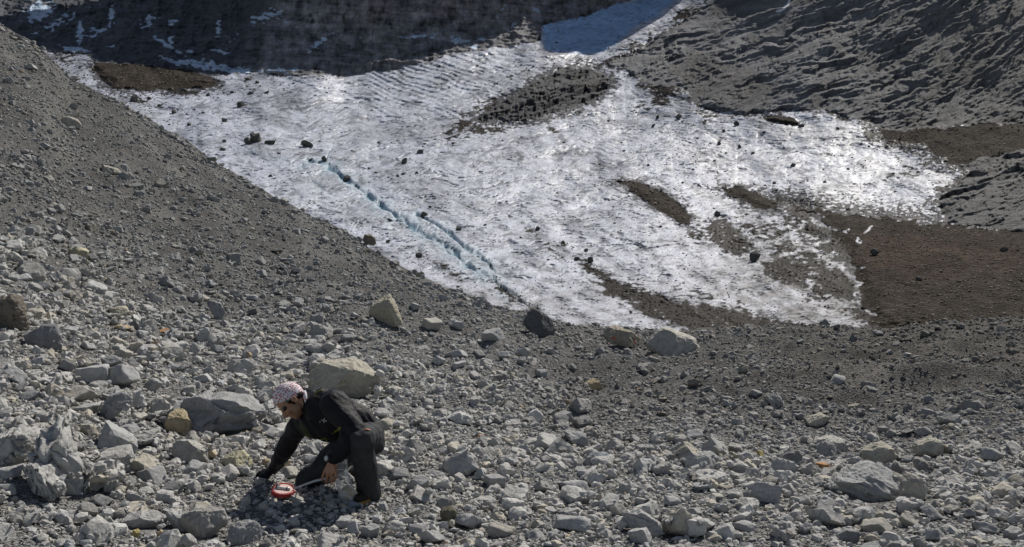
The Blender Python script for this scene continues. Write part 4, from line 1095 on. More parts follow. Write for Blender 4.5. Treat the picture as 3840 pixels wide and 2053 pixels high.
# ------------------------------------------------------------------ stones lying on the glacier and the moraine
ICE_ROCKS = [(501, 385, 32, 30), (900, 405, 34, 24), (956, 536, 46, 36), (928, 544, 28, 30), (1014, 545, 40, 12), (1152, 553, 46, 20), (653, 430, 22, 18), (841, 460, 20, 18), (709, 474, 18, 14), (1215, 610, 20, 26), (1169, 609, 24, 14),
 (841, 536, 20, 14), (834, 568, 24, 14), (280, 306, 36, 22), (1014, 667, 18, 10), (1516, 618, 22, 28), (1575, 578, 24, 18), (1491, 667, 16, 14), (1511, 659, 14, 12), (1562, 653, 13, 10), (1384, 638, 13, 10), (1300, 684, 30, 26), (2546, 450, 26, 26),
 (2449, 479, 17, 15), (2465, 448, 14, 16), (2114, 540, 13, 9), (2431, 625, 12, 11), (2761, 474, 24, 20), (2715, 498, 15, 13), (3005, 480, 20, 15), (3142, 488, 14, 13), (2697, 546, 14, 14), (2974, 629, 20, 18), (2823, 581, 14, 12), (2773, 558, 16, 13),
 (3180, 640, 13, 11), (2903, 694, 14, 13), (3094, 689, 14, 11), (1590, 820, 30, 26), (1463, 835, 21, 18), (1720, 868, 22, 22), (1570, 968, 28, 22), (1455, 914, 18, 16), (2017, 868, 21, 20), (1819, 850, 12, 11), (1954, 898, 13, 12), (2111, 915, 16, 14),
 (2198, 947, 17, 16), (2162, 980, 21, 18), (2213, 988, 24, 28), (1613, 782, 13, 11), (2365, 1174, 11, 10), (1730, 1056, 11, 7), (2832, 985, 40, 46), (3279, 962, 36, 34), (3445, 1056, 26, 18), (3765, 944, 26, 20), (2690, 815, 26, 24), (2300, 1120, 12, 9),
 (1840, 1000, 10, 8), (760, 430, 14, 12), (600, 400, 16, 10), (560, 375, 18, 12), (780, 365, 16, 12), (870, 352, 18, 12), (940, 358, 22, 14), (1000, 355, 18, 12), (930, 305, 32, 16), (965, 315, 18, 12), (690, 345, 24, 14), (640, 340, 20, 12), (1650, 255, 14, 10), (1100, 318, 12, 9),
 (1225, 353, 10, 8), (2870, 700, 10, 8), (3230, 545, 12, 10), (3090, 530, 11, 9), (2940, 560, 11, 9), (2560, 690, 11, 9), (2480, 720, 11, 10), (3008, 758, 16, 10), (2600, 640, 10, 9), (2340, 570, 10, 8), (1900, 760, 9, 8), (1320, 570, 10, 8), (1420, 540, 12, 8), (2620, 700, 12, 10), (2680, 610, 12, 10), (2330, 540, 9, 8)]
ICE_ME = [mesh_np("ice_stone", *rock_shape(700 + k, 3, r_, 9, 0.05, 50), False) for k, r_ in enumerate([(1, .8, .8), (1, .9, .7), (.9, .9, 1), (1, .7, .6), (.8, .8, 1), (1, .8, .55)])]
ICE_BB = []
for m_ in ICE_ME:
    m_.materials.append(M_ROCK)
    q = np.empty(len(m_.vertices) * 3, np.float32); m_.vertices.foreach_get("co", q); ICE_BB.append(q.reshape(-1, 3))
ice_placed = []
r5 = np.random.default_rng(55)
for (px, py, w, h) in ICE_ROCKS:
    b = at_back(px, py - 1); d = b[1]
    k = int(r5.integers(len(ICE_ME))); R = rot_xyz(r5.normal() * .3, r5.normal() * .3, r5.uniform(0, 6.28))
    q = ICE_BB[k] @ R.T; e = np.ptp(q, axis=0)
    W, Hh = w / F * d, h / F * d
    c = P(px, py - h * .46, d + .2 * W)
    o = bpy.data.objects.new("rock", ICE_ME[k]); COL.objects.link(o)
    M = Matrix.Translation(Vector(c)) @ Matrix.Diagonal((W / e[0], W / e[1], Hh / e[2], 1)) @ Matrix(R.tolist()).to_4x4()
    o.matrix_world = M
    g = r5.uniform(.07, .12); o.color = (g, g * .96, g * .9, 1)
    ice_placed.append((o, px, py, w, h))

# countless small stones and grit on the ice and in the moraine
PXV, PYV = QX.ravel(), QY.ravel()
def scatter(weight, n, pxlo, pxhi, seed, col, med):
    r = np.random.default_rng(seed)
    w = np.clip(weight.ravel(), 0, None) * ((PYV > 40) & (PYV < 1240) & (PXV > -300) & (PXV < 4150))
    idx = r.choice(len(w), n, p=w / w.sum())
    s = np.clip(r.lognormal(math.log(med), .38, n), pxlo, pxhi) / F * BV[idx, 1]
    pos = BV[idx] + np.stack([r.normal(0, 1, n) * s * .3, 0 * s, s * .2], -1)
    vv, ff, off = [], [], 0
    ang = r.uniform(0, 6.28, (n, 3))
    cs = []
    for k in range(24):
        sel = np.where(np.arange(n) % 24 == k)[0]
        if not len(sel): continue
        pv, pf = HULL[k]
        ca, sa = np.cos(ang[sel, 0]), np.sin(ang[sel, 0]); cb, sb = np.cos(ang[sel, 1] * .1), np.sin(ang[sel, 1] * .1)
        x = pv[None, :, 0] * ca[:, None] - pv[None, :, 1] * sa[:, None]; y = pv[None, :, 0] * sa[:, None] + pv[None, :, 1] * ca[:, None]; z = pv[None, :, 2] + 0 * x
        y, z = y * cb[:, None] - z * sb[:, None], y * sb[:, None] + z * cb[:, None]
        v = np.stack([x, y, z * .7], -1) * s[sel][:, None, None] + pos[sel][:, None]
        vv.append(v.reshape(-1, 3)); m = v.shape[1]
        ff.append((pf[None] + (np.arange(len(sel)) * m)[:, None, None] + off).reshape(-1, 3)); off += len(sel) * m
        c = np.array(col)[None] * np.exp(r.normal(0, .35, (len(sel), 1)))
        cs.append(np.repeat(np.clip(c, .02, .5), m, 0))
    return np.concatenate(vv), np.concatenate(ff), np.concatenate(cs)
dens = np.clip(deb, 0, .8) * 0.6 + 0.03 + 0.10 * smooth(0.2, .7, fbm2(QX / 200, QY / 80, 3, 311)) * smooth(2300, 2700, QX) * smooth(900, 700, QY)
dens += 0.55 * smooth(1000, 500, QX + (QY - 330) * 1.2) * smooth(620, 380, QY) + 0.45 * np.exp(-(((QX - 1010) / 150) ** 2 + ((QY - 330) / 30) ** 2))
dens *= ice * (0.35 + 0.65 * smooth(-.2, .4, noise2(QX / 40, QY / 18, 313)))
v1, f1, c1 = scatter(dens * np.clip(1 - debris * .5, 0, 1), 6500, 2.5, 17, 401, (.085, .08, .075), 4.8)
me = mesh_np("glacier_stones", v1, f1, False); set_color(me, "tone", c1)
tag(link("glacier_stones", me, M_RUBBLE), "small dark stones strewn over the glacier ice", "stones", kind="stuff")
v1, f1, c1 = scatter(mR4 + .5 * mRD + mM * 1.2 + mR1 + mR2 + .4 * debris, 10000, 2.5, 26, 402, (.16, .14, .12), 5.2)
me = mesh_np("moraine_stones", v1, f1, False); set_color(me, "tone", c1)
tag(link("moraine_stones", me, M_RUBBLE), "brown and grey stones covering the moraine heaps", "stones", kind="stuff")

# ------------------------------------------------------------------ ablation stake on the ice, measuring line between the two painted boulders
def tube_mesh(name, pts, rad, seg=6):
    pts = np.asarray(pts, float); n = len(pts)
    rad = np.broadcast_to(rad, (n,))
    t = np.gradient(pts, axis=0); t /= np.linalg.norm(t, axis=1)[:, None] + 1e-12
    up = np.where(np.abs(t[:, 2:3]) > .9, np.array([[1., 0, 0]]), np.array([[0, 0, 1.]]))
    a = np.cross(t, up); a /= np.linalg.norm(a, axis=1)[:, None] + 1e-12; b = np.cross(t, a)
    ang = np.arange(seg) / seg * 2 * np.pi
    v = pts[:, None] + rad[:, None, None] * (np.cos(ang)[None, :, None] * a[:, None] + np.sin(ang)[None, :, None] * b[:, None])
    i = np.arange(n - 1)[:, None] * seg + np.arange(seg)[None]; j = np.arange(n - 1)[:, None] * seg + (np.arange(seg)[None] + 1) % seg
    f = np.stack([i, j, j + seg, i + seg], -1).reshape(-1, 4)
    # capped ends as quads via centre vertices
    v = np.r_[v.reshape(-1, 3), pts[:1], pts[-1:]]
    k = np.arange(seg); e0, e1 = n * seg, n * seg + 1
    cap = [(e0, (q + 1) % seg, q, e0) for q in k] + [(e1, (n - 1) * seg + q, (n - 1) * seg + (q + 1) % seg, e1) for q in k]
    bm = bmesh.new(); bv = [bm.verts.new(p) for p in v]
    for q in f: bm.faces.new([bv[x] for x in q])
    for q in cap: bm.faces.new([bv[q[0]], bv[q[1]], bv[q[2]]])
    me = bpy.data.meshes.new(name); bm.normal_update(); bm.to_mesh(me); bm.free()
    for p in me.polygons: p.use_smooth = True
    return me
def flat_mat(name, col, rough=.6, spec=.4):
    t = NT(name); v = t.coord("Object")
    c = t.mix(1.0, t.ramp(t.noise(v, 60, 3), [(.3, .85), (.7, 1.08)]), col, 'MULTIPLY')
    t.set(Base_Color=c, Roughness=rough); t.b.inputs["Specular IOR Level"].default_value = spec
    return t.m
M_WHITE = flat_mat("white_paint", (.7, .7, .68))
b = at_back(2737, 1120); d = b[1]
st = tube_mesh("stake", [P(2738, 1124, d), P(2733, 1110, d), P(2727, 1094, d)], 2.6 / F * d)
tag(link("stake", st, M_WHITE), "thin white pole standing tilted in the dirty ice near the snout", "stake")
dd1, dd2 = boulders["tan flat sided bou"].location.y - .45, boulders["large pale wedge b"].location.y - .75
ln = []
for t_ in np.linspace(0, 1, 9):
    px, py = 2392 + t_ * 92, 1308 + t_ * 36 + 3 * math.sin(math.pi * t_)
    d_ = dd1 + (dd2 - dd1) * t_
    q = P(px, py, d_); ln.append(q)
cord = tube_mesh("cord", ln, .008)
tag(link("cord", cord, M_WHITE), "thin white line stretched low between the painted boulder and the wedge boulder", "cord")

# painted letters on the boulder: strokes laid on its surface
from mathutils.bvhtree import BVHTree
def paint_on(obj, strokes, width, mat, name, parent=None, lift=.004, thick=None):
    """thin painted strokes that follow the surface of a mesh object as seen from the valley floor"""
    me_ = obj.data; mw = obj.matrix_world.copy()
    vs = [mw @ v.co for v in me_.vertices]; tr = BVHTree.FromPolygons(vs, [p.vertices[:] for p in me_.polygons])
    org = Vector((0, 0, CZ)); bm = bmesh.new()
    for stk in strokes:
        stk = np.asarray(stk, float); seg = np.r_[0, np.cumsum(np.hypot(*np.diff(stk, axis=0).T))]
        m = max(2, int(seg[-1] / 1.2) + 1)
        xs = np.interp(np.linspace(0, seg[-1], m), seg, stk[:, 0]); ys = np.interp(np.linspace(0, seg[-1], m), seg, stk[:, 1])
        dx, dy = np.gradient(xs), np.gradient(ys); l = np.hypot(dx, dy) + 1e-9
        prev = None
        for i in range(m):
            row = []
            for s_ in (-.5, .5):
                px, py = xs[i] - dy[i] / l[i] * width * s_, ys[i] + dx[i] / l[i] * width * s_
                dr = (Vector(P(px, py, 1.0)) - org).normalized()
                h, nrm, _, _ = tr.ray_cast(org, dr)
                if h is None: row = None; break
                row.append(bm.verts.new(h - dr * lift))
            if row and prev: bm.faces.new([prev[0], prev[1], row[1], row[0]])
            prev = row
    me2 = bpy.data.meshes.new(name); bm.normal_update(); bm.to_mesh(me2); bm.free()
    o = link(name, me2, mat)
    if parent is not None:
        o.parent = parent; o.matrix_parent_inverse = parent.matrix_world.inverted()
    return o
bpy.context.view_layer.update()
M_REDP = flat_mat("red_paint", (.62, .07, .03))
def zp(zx, zy): return (1900 + zx / 3.22, 1120 + zy / 3.22)
bo = boulders["tan flat sided bou"]
paint_on(bo, [[zp(1278, 462), zp(1276, 492)], [zp(1274, 462), zp(1292, 466), zp(1297, 478), zp(1290, 490), zp(1274, 492)], [zp(1305, 464), zp(1304, 494), zp(1326, 495)]], 2.4, M_REDP, "lettering", bo)
paint_on(bo, [[zp(1548, 480), zp(1546, 515), zp(1548, 556)]], 3.6, M_REDP, "paint_stroke", bo)

# ------------------------------------------------------------------ the kneeling man
DM = hit_ground(1385, 1884)
def J(zx, zy, dy=0.0):
    """joint: position traced in the picture, with its own depth around the man's"""
    return P(900 + zx * .4068, 1380 + zy * .4067, DM + dy)
ZU = .4068 / F * DM          # metres per traced unit

def capsule_bm(bm, a, b, ra, rb, seg=14):
    a, b = np.asarray(a, float), np.asarray(b, float)
    ax = b - a; L = np.linalg.norm(ax); ax = ax / (L + 1e-9)
    up = np.array([0, 0, 1.]) if abs(ax[2]) < .9 else np.array([1., 0, 0])
    u = np.cross(ax, up); u /= np.linalg.norm(u); w = np.cross(ax, u)
    rings = []
    for t in np.linspace(-math.pi / 2, 0, 5)[1:]: rings.append((a + ax * ra * math.sin(t), ra * math.cos(t)))
    for t in np.linspace(0, math.pi / 2, 5)[:-1]: rings.append((b + ax * rb * math.sin(t), rb * math.cos(t)))
    vs = []
    for c, r in rings:
        vs.append([bm.verts.new(c + r * (math.cos(q) * u + math.sin(q) * w)) for q in np.arange(seg) / seg * 2 * math.pi])
    p0 = bm.verts.new(a - ax * ra); p1 = bm.verts.new(b + ax * rb)
    for i in range(len(vs) - 1):
        for k in range(seg):
            bm.faces.new([vs[i][k], vs[i][(k + 1) % seg], vs[i + 1][(k + 1) % seg], vs[i + 1][k]])
    for k in range(seg):
        bm.faces.new([p0, vs[0][(k + 1) % seg], vs[0][k]]); bm.faces.new([p1, vs[-1][k], vs[-1][(k + 1) % seg]])

def ell_bm(bm, c, axes, sub=3):
    """ellipsoid: axes = three vectors (half axes)"""
    v, f = ICO[sub]; A = np.array(axes)
    vs = [bm.verts.new(np.asarray(c) + p @ A) for p in v]
    for q in f: bm.faces.new([vs[i] for i in q])

def chain(bm, pts, rads):
    for i in range(len(pts) - 1): capsule_bm(bm, pts[i], pts[i + 1], rads[i], rads[i + 1])

def fuse(name, bm, voxel, smooth_it, mat, parent=None, wrinkle=None, sub=0):
    """grow one continuous skin over the overlapping volumes"""
    me = bpy.data.meshes.new(name + "_raw"); bmesh.ops.recalc_face_normals(bm, faces=bm.faces[:]); bm.to_mesh(me); bm.free()
    o = bpy.data.objects.new(name + "_raw", me); COL.objects.link(o)
    m = o.modifiers.new("r", 'REMESH'); m.mode = 'VOXEL'; m.voxel_size = voxel; m.use_smooth_shade = True
    if smooth_it:
        s_ = o.modifiers.new("s", 'SMOOTH'); s_.factor = .5; s_.iterations = smooth_it
    dg = bpy.context.evaluated_depsgraph_get()
    me2 = bpy.data.meshes.new_from_object(o.evaluated_get(dg)); me2.name = name
    bpy.data.objects.remove(o); bpy.data.meshes.remove(me)
    for p in me2.polygons: p.use_smooth = True
    if wrinkle:
        n = len(me2.vertices); co = np.empty(n * 3, np.float32); me2.vertices.foreach_get("co", co); co = co.reshape(-1, 3).astype(float)
        no = np.empty(n * 3, np.float32); me2.vertices.foreach_get("normal", no); no = no.reshape(-1, 3)
        co = co + no * wrinkle(co)[:, None]
        me2.vertices.foreach_set("co", co.astype(np.float32).ravel()); me2.update()
    me2.materials.clear()
    return link(name, me2, mat, parent)

# head frame
HC = J(463, 292, .07)
yaw = math.radians(14)
h_up = np.array([-.79, -.04, .61]); h_up /= np.linalg.norm(h_up)
h_f = np.array([-.61 * math.cos(yaw), -math.sin(yaw), -.79 * math.cos(yaw)]); h_f -= h_up * (h_f @ h_up); h_f /= np.linalg.norm(h_f)
h_l = np.cross(h_up, h_f)                     # towards the man's left, i.e. the viewer
def HP(f, l, u): return HC + h_f * f + h_l * l + h_up * u
def Hax(f, l, u): return [h_f * f, h_l * l, h_up * u]

def hand(bm, wrist, knuckles, pips, tips, thumb, grow=0.0):
    w = np.asarray(wrist); g = grow
    for i in range(4):
        k = np.asarray(knuckles[i]); r = (.0105, .0112, .0108, .0095)[i] + g
        capsule_bm(bm, w + (k - w) * .15, k, .014 + g, r + .0015)
        chain(bm, [k, pips[i], tips[i]], [r, r * .92, r * .76])
    for i in range(3):
        capsule_bm(bm, (np.asarray(knuckles[i]) * .7 + w * .3), (np.asarray(knuckles[i + 1]) * .7 + w * .3), .0125 + g, .0125 + g)
    chain(bm, thumb, [.0145 + g, .0125 + g, .0105 + g, .0085 + g])

# joints
neck = J(640, 345, .09); chest = J(760, 420, .08); waist = J(1010, 500, .14); pelvis = J(1190, 620, .22)
shL, elL, wrL = J(880, 345, -.09), J(1060, 590, -.20), J(850, 835, -.20)
shR, elR, wrR = J(560, 510, .22), J(425, 740, .34), J(305, 930, .44)
hipL, knL, anL = J(1225, 650, .14), J(1130, 660, -.22), J(1190, 1130, -.02)
hipR, knR, anR = J(1130, 640, .34), J(610, 1040, .40), J(1060, 1060, .62)

# --- body: one continuous skin
bm = bmesh.new()
ell_bm(bm, HP(-.004, 0, .012), Hax(.098, .076, .102))
ell_bm(bm, HP(.030, 0, -.050), Hax(.062, .058, .078))
ell_bm(bm, HP(.056, 0, -.100), Hax(.030, .034, .026))                     # chin
ell_bm(bm, HP(.066, 0, .012), Hax(.026, .052, .020))                      # brow
for s_ in (-1, 1):
    ell_bm(bm, HP(.055, s_ * .040, -.040), Hax(.030, .024, .028))         # cheek
    ell_bm(bm, HP(.018, s_ * .056, -.070), Hax(.036, .014, .034))         # jaw angle
    ell_bm(bm, HP(.080, s_ * .012, -.052), Hax(.011, .009, .009), 2)      # nostril wing
    # ear: rim and lobe
    for q in range(7):
        t0, t1 = q / 7 * 4.6 - .6, (q + 1) / 7 * 4.6 - .6
        e = lambda t: HP(-.018 - .014 * math.sin(t), s_ * (.079 + .006 * math.sin(t)), -.022 + .028 * math.cos(t))
        capsule_bm(bm, e(t0), e(t1), .0045, .0045, 8)
    ell_bm(bm, HP(-.014, s_ * .076, -.024), Hax(.012, .006, .022), 2)
chain(bm, [HP(.086, 0, .004), HP(.100, 0, -.028), HP(.108, 0, -.046), HP(.092, 0, -.056)], [.009, .010, .0125, .009])    # nose
for z_, r_ in ((-.072, .0062), (-.081, .0072)):
    chain(bm, [HP(.070, -.022, z_ - .002), HP(.087, 0, z_), HP(.070, .022, z_ - .002)], [.004, r_, .004])      # lips
chain(bm, [HP(-.025, 0, -.05), HP(-.045, 0, -.11), neck], [.056, .056, .064])
chain(bm, [neck, chest, waist, pelvis], [.06, .075, .07, .075])
for sh, e_, w_ in ((shL, elL, wrL), (shR, elR, wrR)):
    chain(bm, [J(800, 400, .10), np.asarray(sh) + [0, .04, 0], e_, w_], [.05, .042, .036, .027])
wz = lambda x, y, d=0.0: J(x, y, -.20 + d)
handL = dict(wrist=J(845, 848, -.20), knuckles=[wz(868, 955, -.012), wz(838, 968, -.016), wz(806, 968, -.010), wz(780, 958, .004)],
     pips=[wz(884, 1003, .004), wz(842, 1022, -.004), wz(800, 1022, .002), wz(762, 1003, .012)],
     tips=[wz(868, 1046, .030), wz(836, 1062, .024), wz(792, 1058, .026), wz(757, 1040, .030)],
     thumb=[wz(868, 885, .01), wz(892, 925, .030), wz(897, 968, .040), wz(886, 1003, .042)])
hand(bm, **handL)
hz = lambda x, y, d=0.0: J(x, y, .46 + d)
handR = dict(wrist=J(300, 938, .445), knuckles=[hz(232, 978, -.035), hz(222, 966, -.012), hz(222, 958, .012), hz(230, 950, .034)],
     pips=[hz(196, 990, -.040), hz(180, 974, -.012), hz(182, 966, .014), hz(196, 962, .04)],
     tips=[hz(176, 1008, -.036), hz(156, 994, -.010), hz(160, 986, .016), hz(178, 980, .04)],
     thumb=[hz(278, 972, -.03), hz(258, 1000, -.05), hz(232, 1014, -.055), hz(212, 1016, -.05)])
hand(bm, **handR)
for h_, k_, a_ in ((hipL, knL, anL), (hipR, knR, anR)):
    chain(bm, [pelvis, h_, k_, a_], [.07, .06, .048, .038])
def mat_skin():
    t = NT("skin")
    c = t.attr("tone"); v = t.coord("Object")
    c = t.mix(.5, c, t.ramp(t.noise(v, 55, 4), [(.3, .85), (.7, 1.12)]), 'MULTIPLY')
    t.set(Base_Color=c, Roughness=.5, Normal=t.bump(t.noise(v, 160, 3), .002, .4))
    t.b.inputs["Subsurface Weight"].default_value = .08
    t.b.inputs["Subsurface Radius"].default_value = (.01, .004, .002)
    return t.m
bpy.context.view_layer.update()
body = fuse("person", bm, .0042, 3, None)
n = len(body.data.vertices); co = np.empty(n * 3, np.float32); body.data.vertices.foreach_get("co", co); co = co.reshape(-1, 3).astype(float)
lf = (co - HC) @ h_f; ll = (co - HC) @ h_l; lu = (co - HC) @ h_up
skin = np.tile(np.array([.33, .175, .105]), (n, 1))
beard = smooth(-.035, -.065, lu) * smooth(-.03, .0, lf) * smooth(-.15, -.12, lu) * .55
beard = np.maximum(beard, smooth(-.02, -.05, lu) * smooth(.055, .03, lf) * smooth(-.01, .005, lf) * .5)
beard *= 1 - .8 * smooth(.018, .012, np.abs(lu + .076)) * smooth(.03, .02, np.abs(ll)) * smooth(.07, .08, lf)
skin = skin * (1 - beard[:, None]) + beard[:, None] * np.array([.12, .075, .05])
lips = smooth(.010, .006, np.abs(lu + .076)) * smooth(.024, .016, np.abs(ll)) * smooth(.072, .08, lf)
skin = skin * (1 - .6 * lips[:, None]) + .6 * lips[:, None] * np.array([.36, .13, .10])
set_color(body.data, "tone", skin)
body.data.materials.append(mat_skin())
tag(body, "man kneeling in dark clothes with red and white headscarf and sunglasses, reaching down", "person")

# --- clothes
def cloth(name, col, rough=.8, weave=420, sheen=.25):
    t = NT(name); v = t.coord("Object")
    c = t.mix(.7, t.mix(0.0, col, col), t.ramp(t.noise(v, 14, 5, .6), [(.3, .6), (.7, 1.3)]), 'MULTIPLY')
    h = t.math('ADD', t.noise(v, 26, 5, .6), t.math('MULTIPLY', t.noise(v, weave, 2), .12))
    t.set(Base_Color=c, Roughness=rough, Normal=t.bump(h, .012, .7))
    t.b.inputs["Specular IOR Level"].default_value = .18
    return t.m
M_JACKET = cloth("jacket_cloth", (.0085, .0088, .0125), .6)
M_TROUS = cloth("trouser_cloth", (.034, .035, .039), .75)
def folds(scale, amp, seeds, stretch):
    st = np.asarray(stretch, float); st /= np.linalg.norm(st)
    def fn(co):
        q = co - np.outer(co @ st, st) * .72
        w = fbm3(q * scale, 3, seeds); r = 1 - np.abs(noise3(q * scale * 1.1 + 7, seeds + 4)) * 2.2
        return amp * (.6 * w + .5 * np.clip(r, 0, 1) - .15)
    return fn
bm = bmesh.new()
# torso under the jacket, bent forward and turned a little to the viewer
chain(bm, [J(655, 335, .09), J(740, 385, .09), J(880, 440, .10), J(1030, 500, .15), J(1165, 585, .22)], [.075, .118, .134, .114, .100])
chain(bm, [J(700, 500, .12), J(830, 540, .12), J(980, 560, .14)], [.105, .115, .11])
capsule_bm(bm, J(760, 300, .04), J(900, 300, .02), .070, .075)
capsule_bm(bm, J(620, 480, .18), J(700, 420, .12), .090, .10)
chain(bm, [J(860, 310, -.05), shL, J(985, 480, -.16), elL], [.088, .093, .078, .074])
chain(bm, [elL, J(975, 700, -.20), J(905, 780, -.205), J(872, 822, -.20)], [.074, .067, .056, .043])
chain(bm, [J(600, 480, .2), shR, J(490, 620, .28), elR, J(370, 830, .38), J(310, 925, .44)], [.088, .078, .068, .061, .053, .043])
capsule_bm(bm, J(1060, 470, .22), J(1205, 590, .24), .100, .084)
# stand-up collar
for q in range(8):
    t0, t1 = q / 8 * 2 * math.pi, (q + 1) / 8 * 2 * math.pi
    cc = J(628, 318, .085); na = np.asarray(neck) - HP(-.045, 0, -.11); na /= np.linalg.norm(na)
    a1_ = np.cross(na, [0, 1, 0]); a1_ /= np.linalg.norm(a1_); a2_ = np.cross(na, a1_)
    capsule_bm(bm, cc + .070 * (math.cos(t0) * a1_ + math.sin(t0) * a2_), cc + .070 * (math.cos(t1) * a1_ + math.sin(t1) * a2_), .015, .015)
jacket = fuse("jacket", bm, .0075, 6, M_JACKET, body, folds(9, .027, 5, (.75, 0, -.65)))
bm = bmesh.new()
chain(bm, [J(1150, 590, .22), J(1195, 645, .18), J(1165, 640, -.02), knL], [.104, .098, .088, .082])
chain(bm, [J(1215, 600, .17), J(1212, 680, .14)], [.084, .086])
chain(bm, [knL, J(1128, 740, -.20), J(1150, 900, -.12), J(1182, 1060, -.04), J(1195, 1150, .0)], [.084, .079, .082, .072, .074])
chain(bm, [J(1130, 640, .32), J(860, 850, .36), knR], [.125, .100, .078])
chain(bm, [knR, J(800, 1055, .50), J(1010, 1065, .62)], [.074, .070, .058])
trousers = fuse("trousers", bm, .0075, 5, M_TROUS, body, folds(8.5, .024, 25, (.25, 0, -1)))
# boots
M_BOOT = cloth("boot_leather", (.02, .016, .013), .6)
M_SOLE = flat_mat("boot_sole", (.26, .15, .03), .7)
def boot(ank, toe, name):
    ank, toe = np.asarray(ank, float), np.asarray(toe, float)
    bm = bmesh.new(); d = toe - ank; hd = d.copy(); hd[2] = 0; hd /= np.linalg.norm(hd)
    g = toe[2]
    capsule_bm(bm, ank + np.array([0, 0, .05]), ank, .056, .052)
    heel = np.array([ank[0], ank[1], g + .02]) - hd * .045
    chain(bm, [heel + [0, 0, .03], ank], [.046, .05]); chain(bm, [heel + [0, 0, .02], (heel + toe) / 2 + [0, 0, .02], toe + [0, 0, .02]], [.044, .045, .043])
    chain(bm, [ank, toe + [0, 0, .03]], [.05, .034])
    o = fuse(name, bm, .007, 3, M_BOOT, body)
    bm = bmesh.new(); chain(bm, [heel + [0, 0, -.018], (heel + toe) / 2 + [0, 0, -.018], toe + [0, 0, -.016]], [.042, .042, .044])
    so = fuse("sole", bm, .007, 2, M_SOLE, body)
    so.parent = o
    return o
bootL = boot(J(1195, 1165, .0), J(1090, 1232, -.09), "boot")
bootR = boot(J(1055, 1050, .66), J(1080, 1085, .74), "boot")
# glove on the hand that touches the ground
bm = bmesh.new(); hand(bm, **handR, grow=.004)
capsule_bm(bm, J(318, 918, .435), J(290, 942, .445), .036, .033)
fuse("glove", bm, .0045, 2, M_JACKET, body)
# headscarf
def mat_scarf(obj=False):
    t = NT("printed_cotton"); v = t.coord("Object" if obj else "UV")
    vo = t.n("ShaderNodeTexVoronoi"); vo.inputs["Scale"].default_value = 48.0 if obj else 1.0; vo.inputs["Randomness"].default_value = .42; t.l(v, vo.inputs["Vector"])
    d = t.math('ADD', vo.outputs["Distance"], t.math('MULTIPLY', t.math('SUBTRACT', t.noise(v, 4.0, 2), .5), .5))
    m = t.ramp(d, [(.37, 1.0), (.44, 0.0)])
    c = t.mix(m, (.62, .63, .66), (.42, .11, .13))
    t.set(Base_Color=c, Roughness=.85, Normal=t.bump(t.noise(t.coord("Object"), 60, 4), .004, .6))
    t.b.inputs["Subsurface Weight"].default_value = .15
    t.b.inputs["Subsurface Radius"].default_value = (.01, .008, .006)
    return t.m
M_SCARF = mat_scarf()
v, f = ICO[5]
c0 = HP(-.004, 0, .014); axs = np.array(Hax(.105, .083, .109))
pv = np.array(c0) + v @ axs
ed0, ed1 = J(306, 352, 0), J(590, 238, 0)
edir = ed1 - ed0; edir[1] = 0; edir /= np.linalg.norm(edir)
enor = np.array([-edir[2], 0, edir[0]]); enor = enor if enor[2] > 0 else -enor
s_ = (pv - ed0) @ enor
wr = .0030 * fbm3(np.stack([v[:, 0] * 2.2, v[:, 1] * 2, v[:, 2] * 7], -1), 3, 8) + .0025 * (1 - np.abs(noise3(v * np.array([2., 2, 9]) + 5, 9)) * 2)
pv = pv + (v @ axs) / np.linalg.norm(v @ axs, axis=1)[:, None] * wr[:, None]
keep = s_ > 0
ff = f[keep[f].all(1)]
used, inv = np.unique(ff, return_inverse=True); inv = inv.reshape(-1, 3)
pu = pv[used]; inner = np.array(c0) + (pu - c0) * .965
# close the cloth edge
edges = {}
for t_ in inv:
    for a_, b_ in ((t_[0], t_[1]), (t_[1], t_[2]), (t_[2], t_[0])):
        edges[(a_, b_)] = 1
rim = [(a_, b_) for (a_, b_) in edges if (b_, a_) not in edges]
N_ = len(pu); fr = []
for a_, b_ in rim: fr += [(b_, a_, a_ + N_), (b_, a_ + N_, b_ + N_)]
me = mesh_np("headscarf", np.r_[pu, inner], np.r_[inv, inv[:, ::-1] + N_, np.array(fr)])
uv = me.uv_layers.new(name="UVMap"); vi = np.empty(len(me.loops), np.int32); me.loops.foreach_get("vertex_index", vi)
lv = np.r_[v[used], v[used]]
uvc = np.stack([lv[:, 0] * .105 / .018 + lv[:, 1] * 2.2, lv[:, 2] * .109 / .017 + .2 * lv[:, 0]], -1)
uv.data.foreach_set("uv", uvc[vi].astype(np.float32).ravel())
scarf = link("headscarf", me, M_SCARF, body)
bm = bmesh.new()
ell_bm(bm, J(592, 232, .07), [np.array([.016, 0, .006]), np.array([0, .02, 0]), np.array([-.004, 0, .017])])
chain(bm, [J(596, 240, .05), J(606, 290, .03), J(618, 335, .02), J(622, 352, .02)], [.013, .015, .009, .004])
chain(bm, [J(598, 235, .09), J(620, 262, .12), J(632, 300, .13)], [.012, .012, .006])
tail = fuse("scarf_knot", bm, .004, 2, mat_scarf(True), body, lambda c: .003 * fbm3(c * 60, 2, 3))
tail.parent = scarf
# dark hair at the temple and the nape, below the scarf
M_HAIR = cloth("hair", (.018, .013, .010), .7)
bm = bmesh.new()
ell_bm(bm, HP(-.050, 0, -.022), Hax(.050, .071, .045))
for s_ in (-1, 1): ell_bm(bm, HP(.012, s_ * .070, -.004), Hax(.018, .008, .028)); ell_bm(bm, HP(.004, s_ * .069, -.034), Hax(.008, .007, .02))
fuse("hair", bm, .004, 2, M_HAIR, body, lambda c: .0025 * fbm3(c * 90, 2, 4))
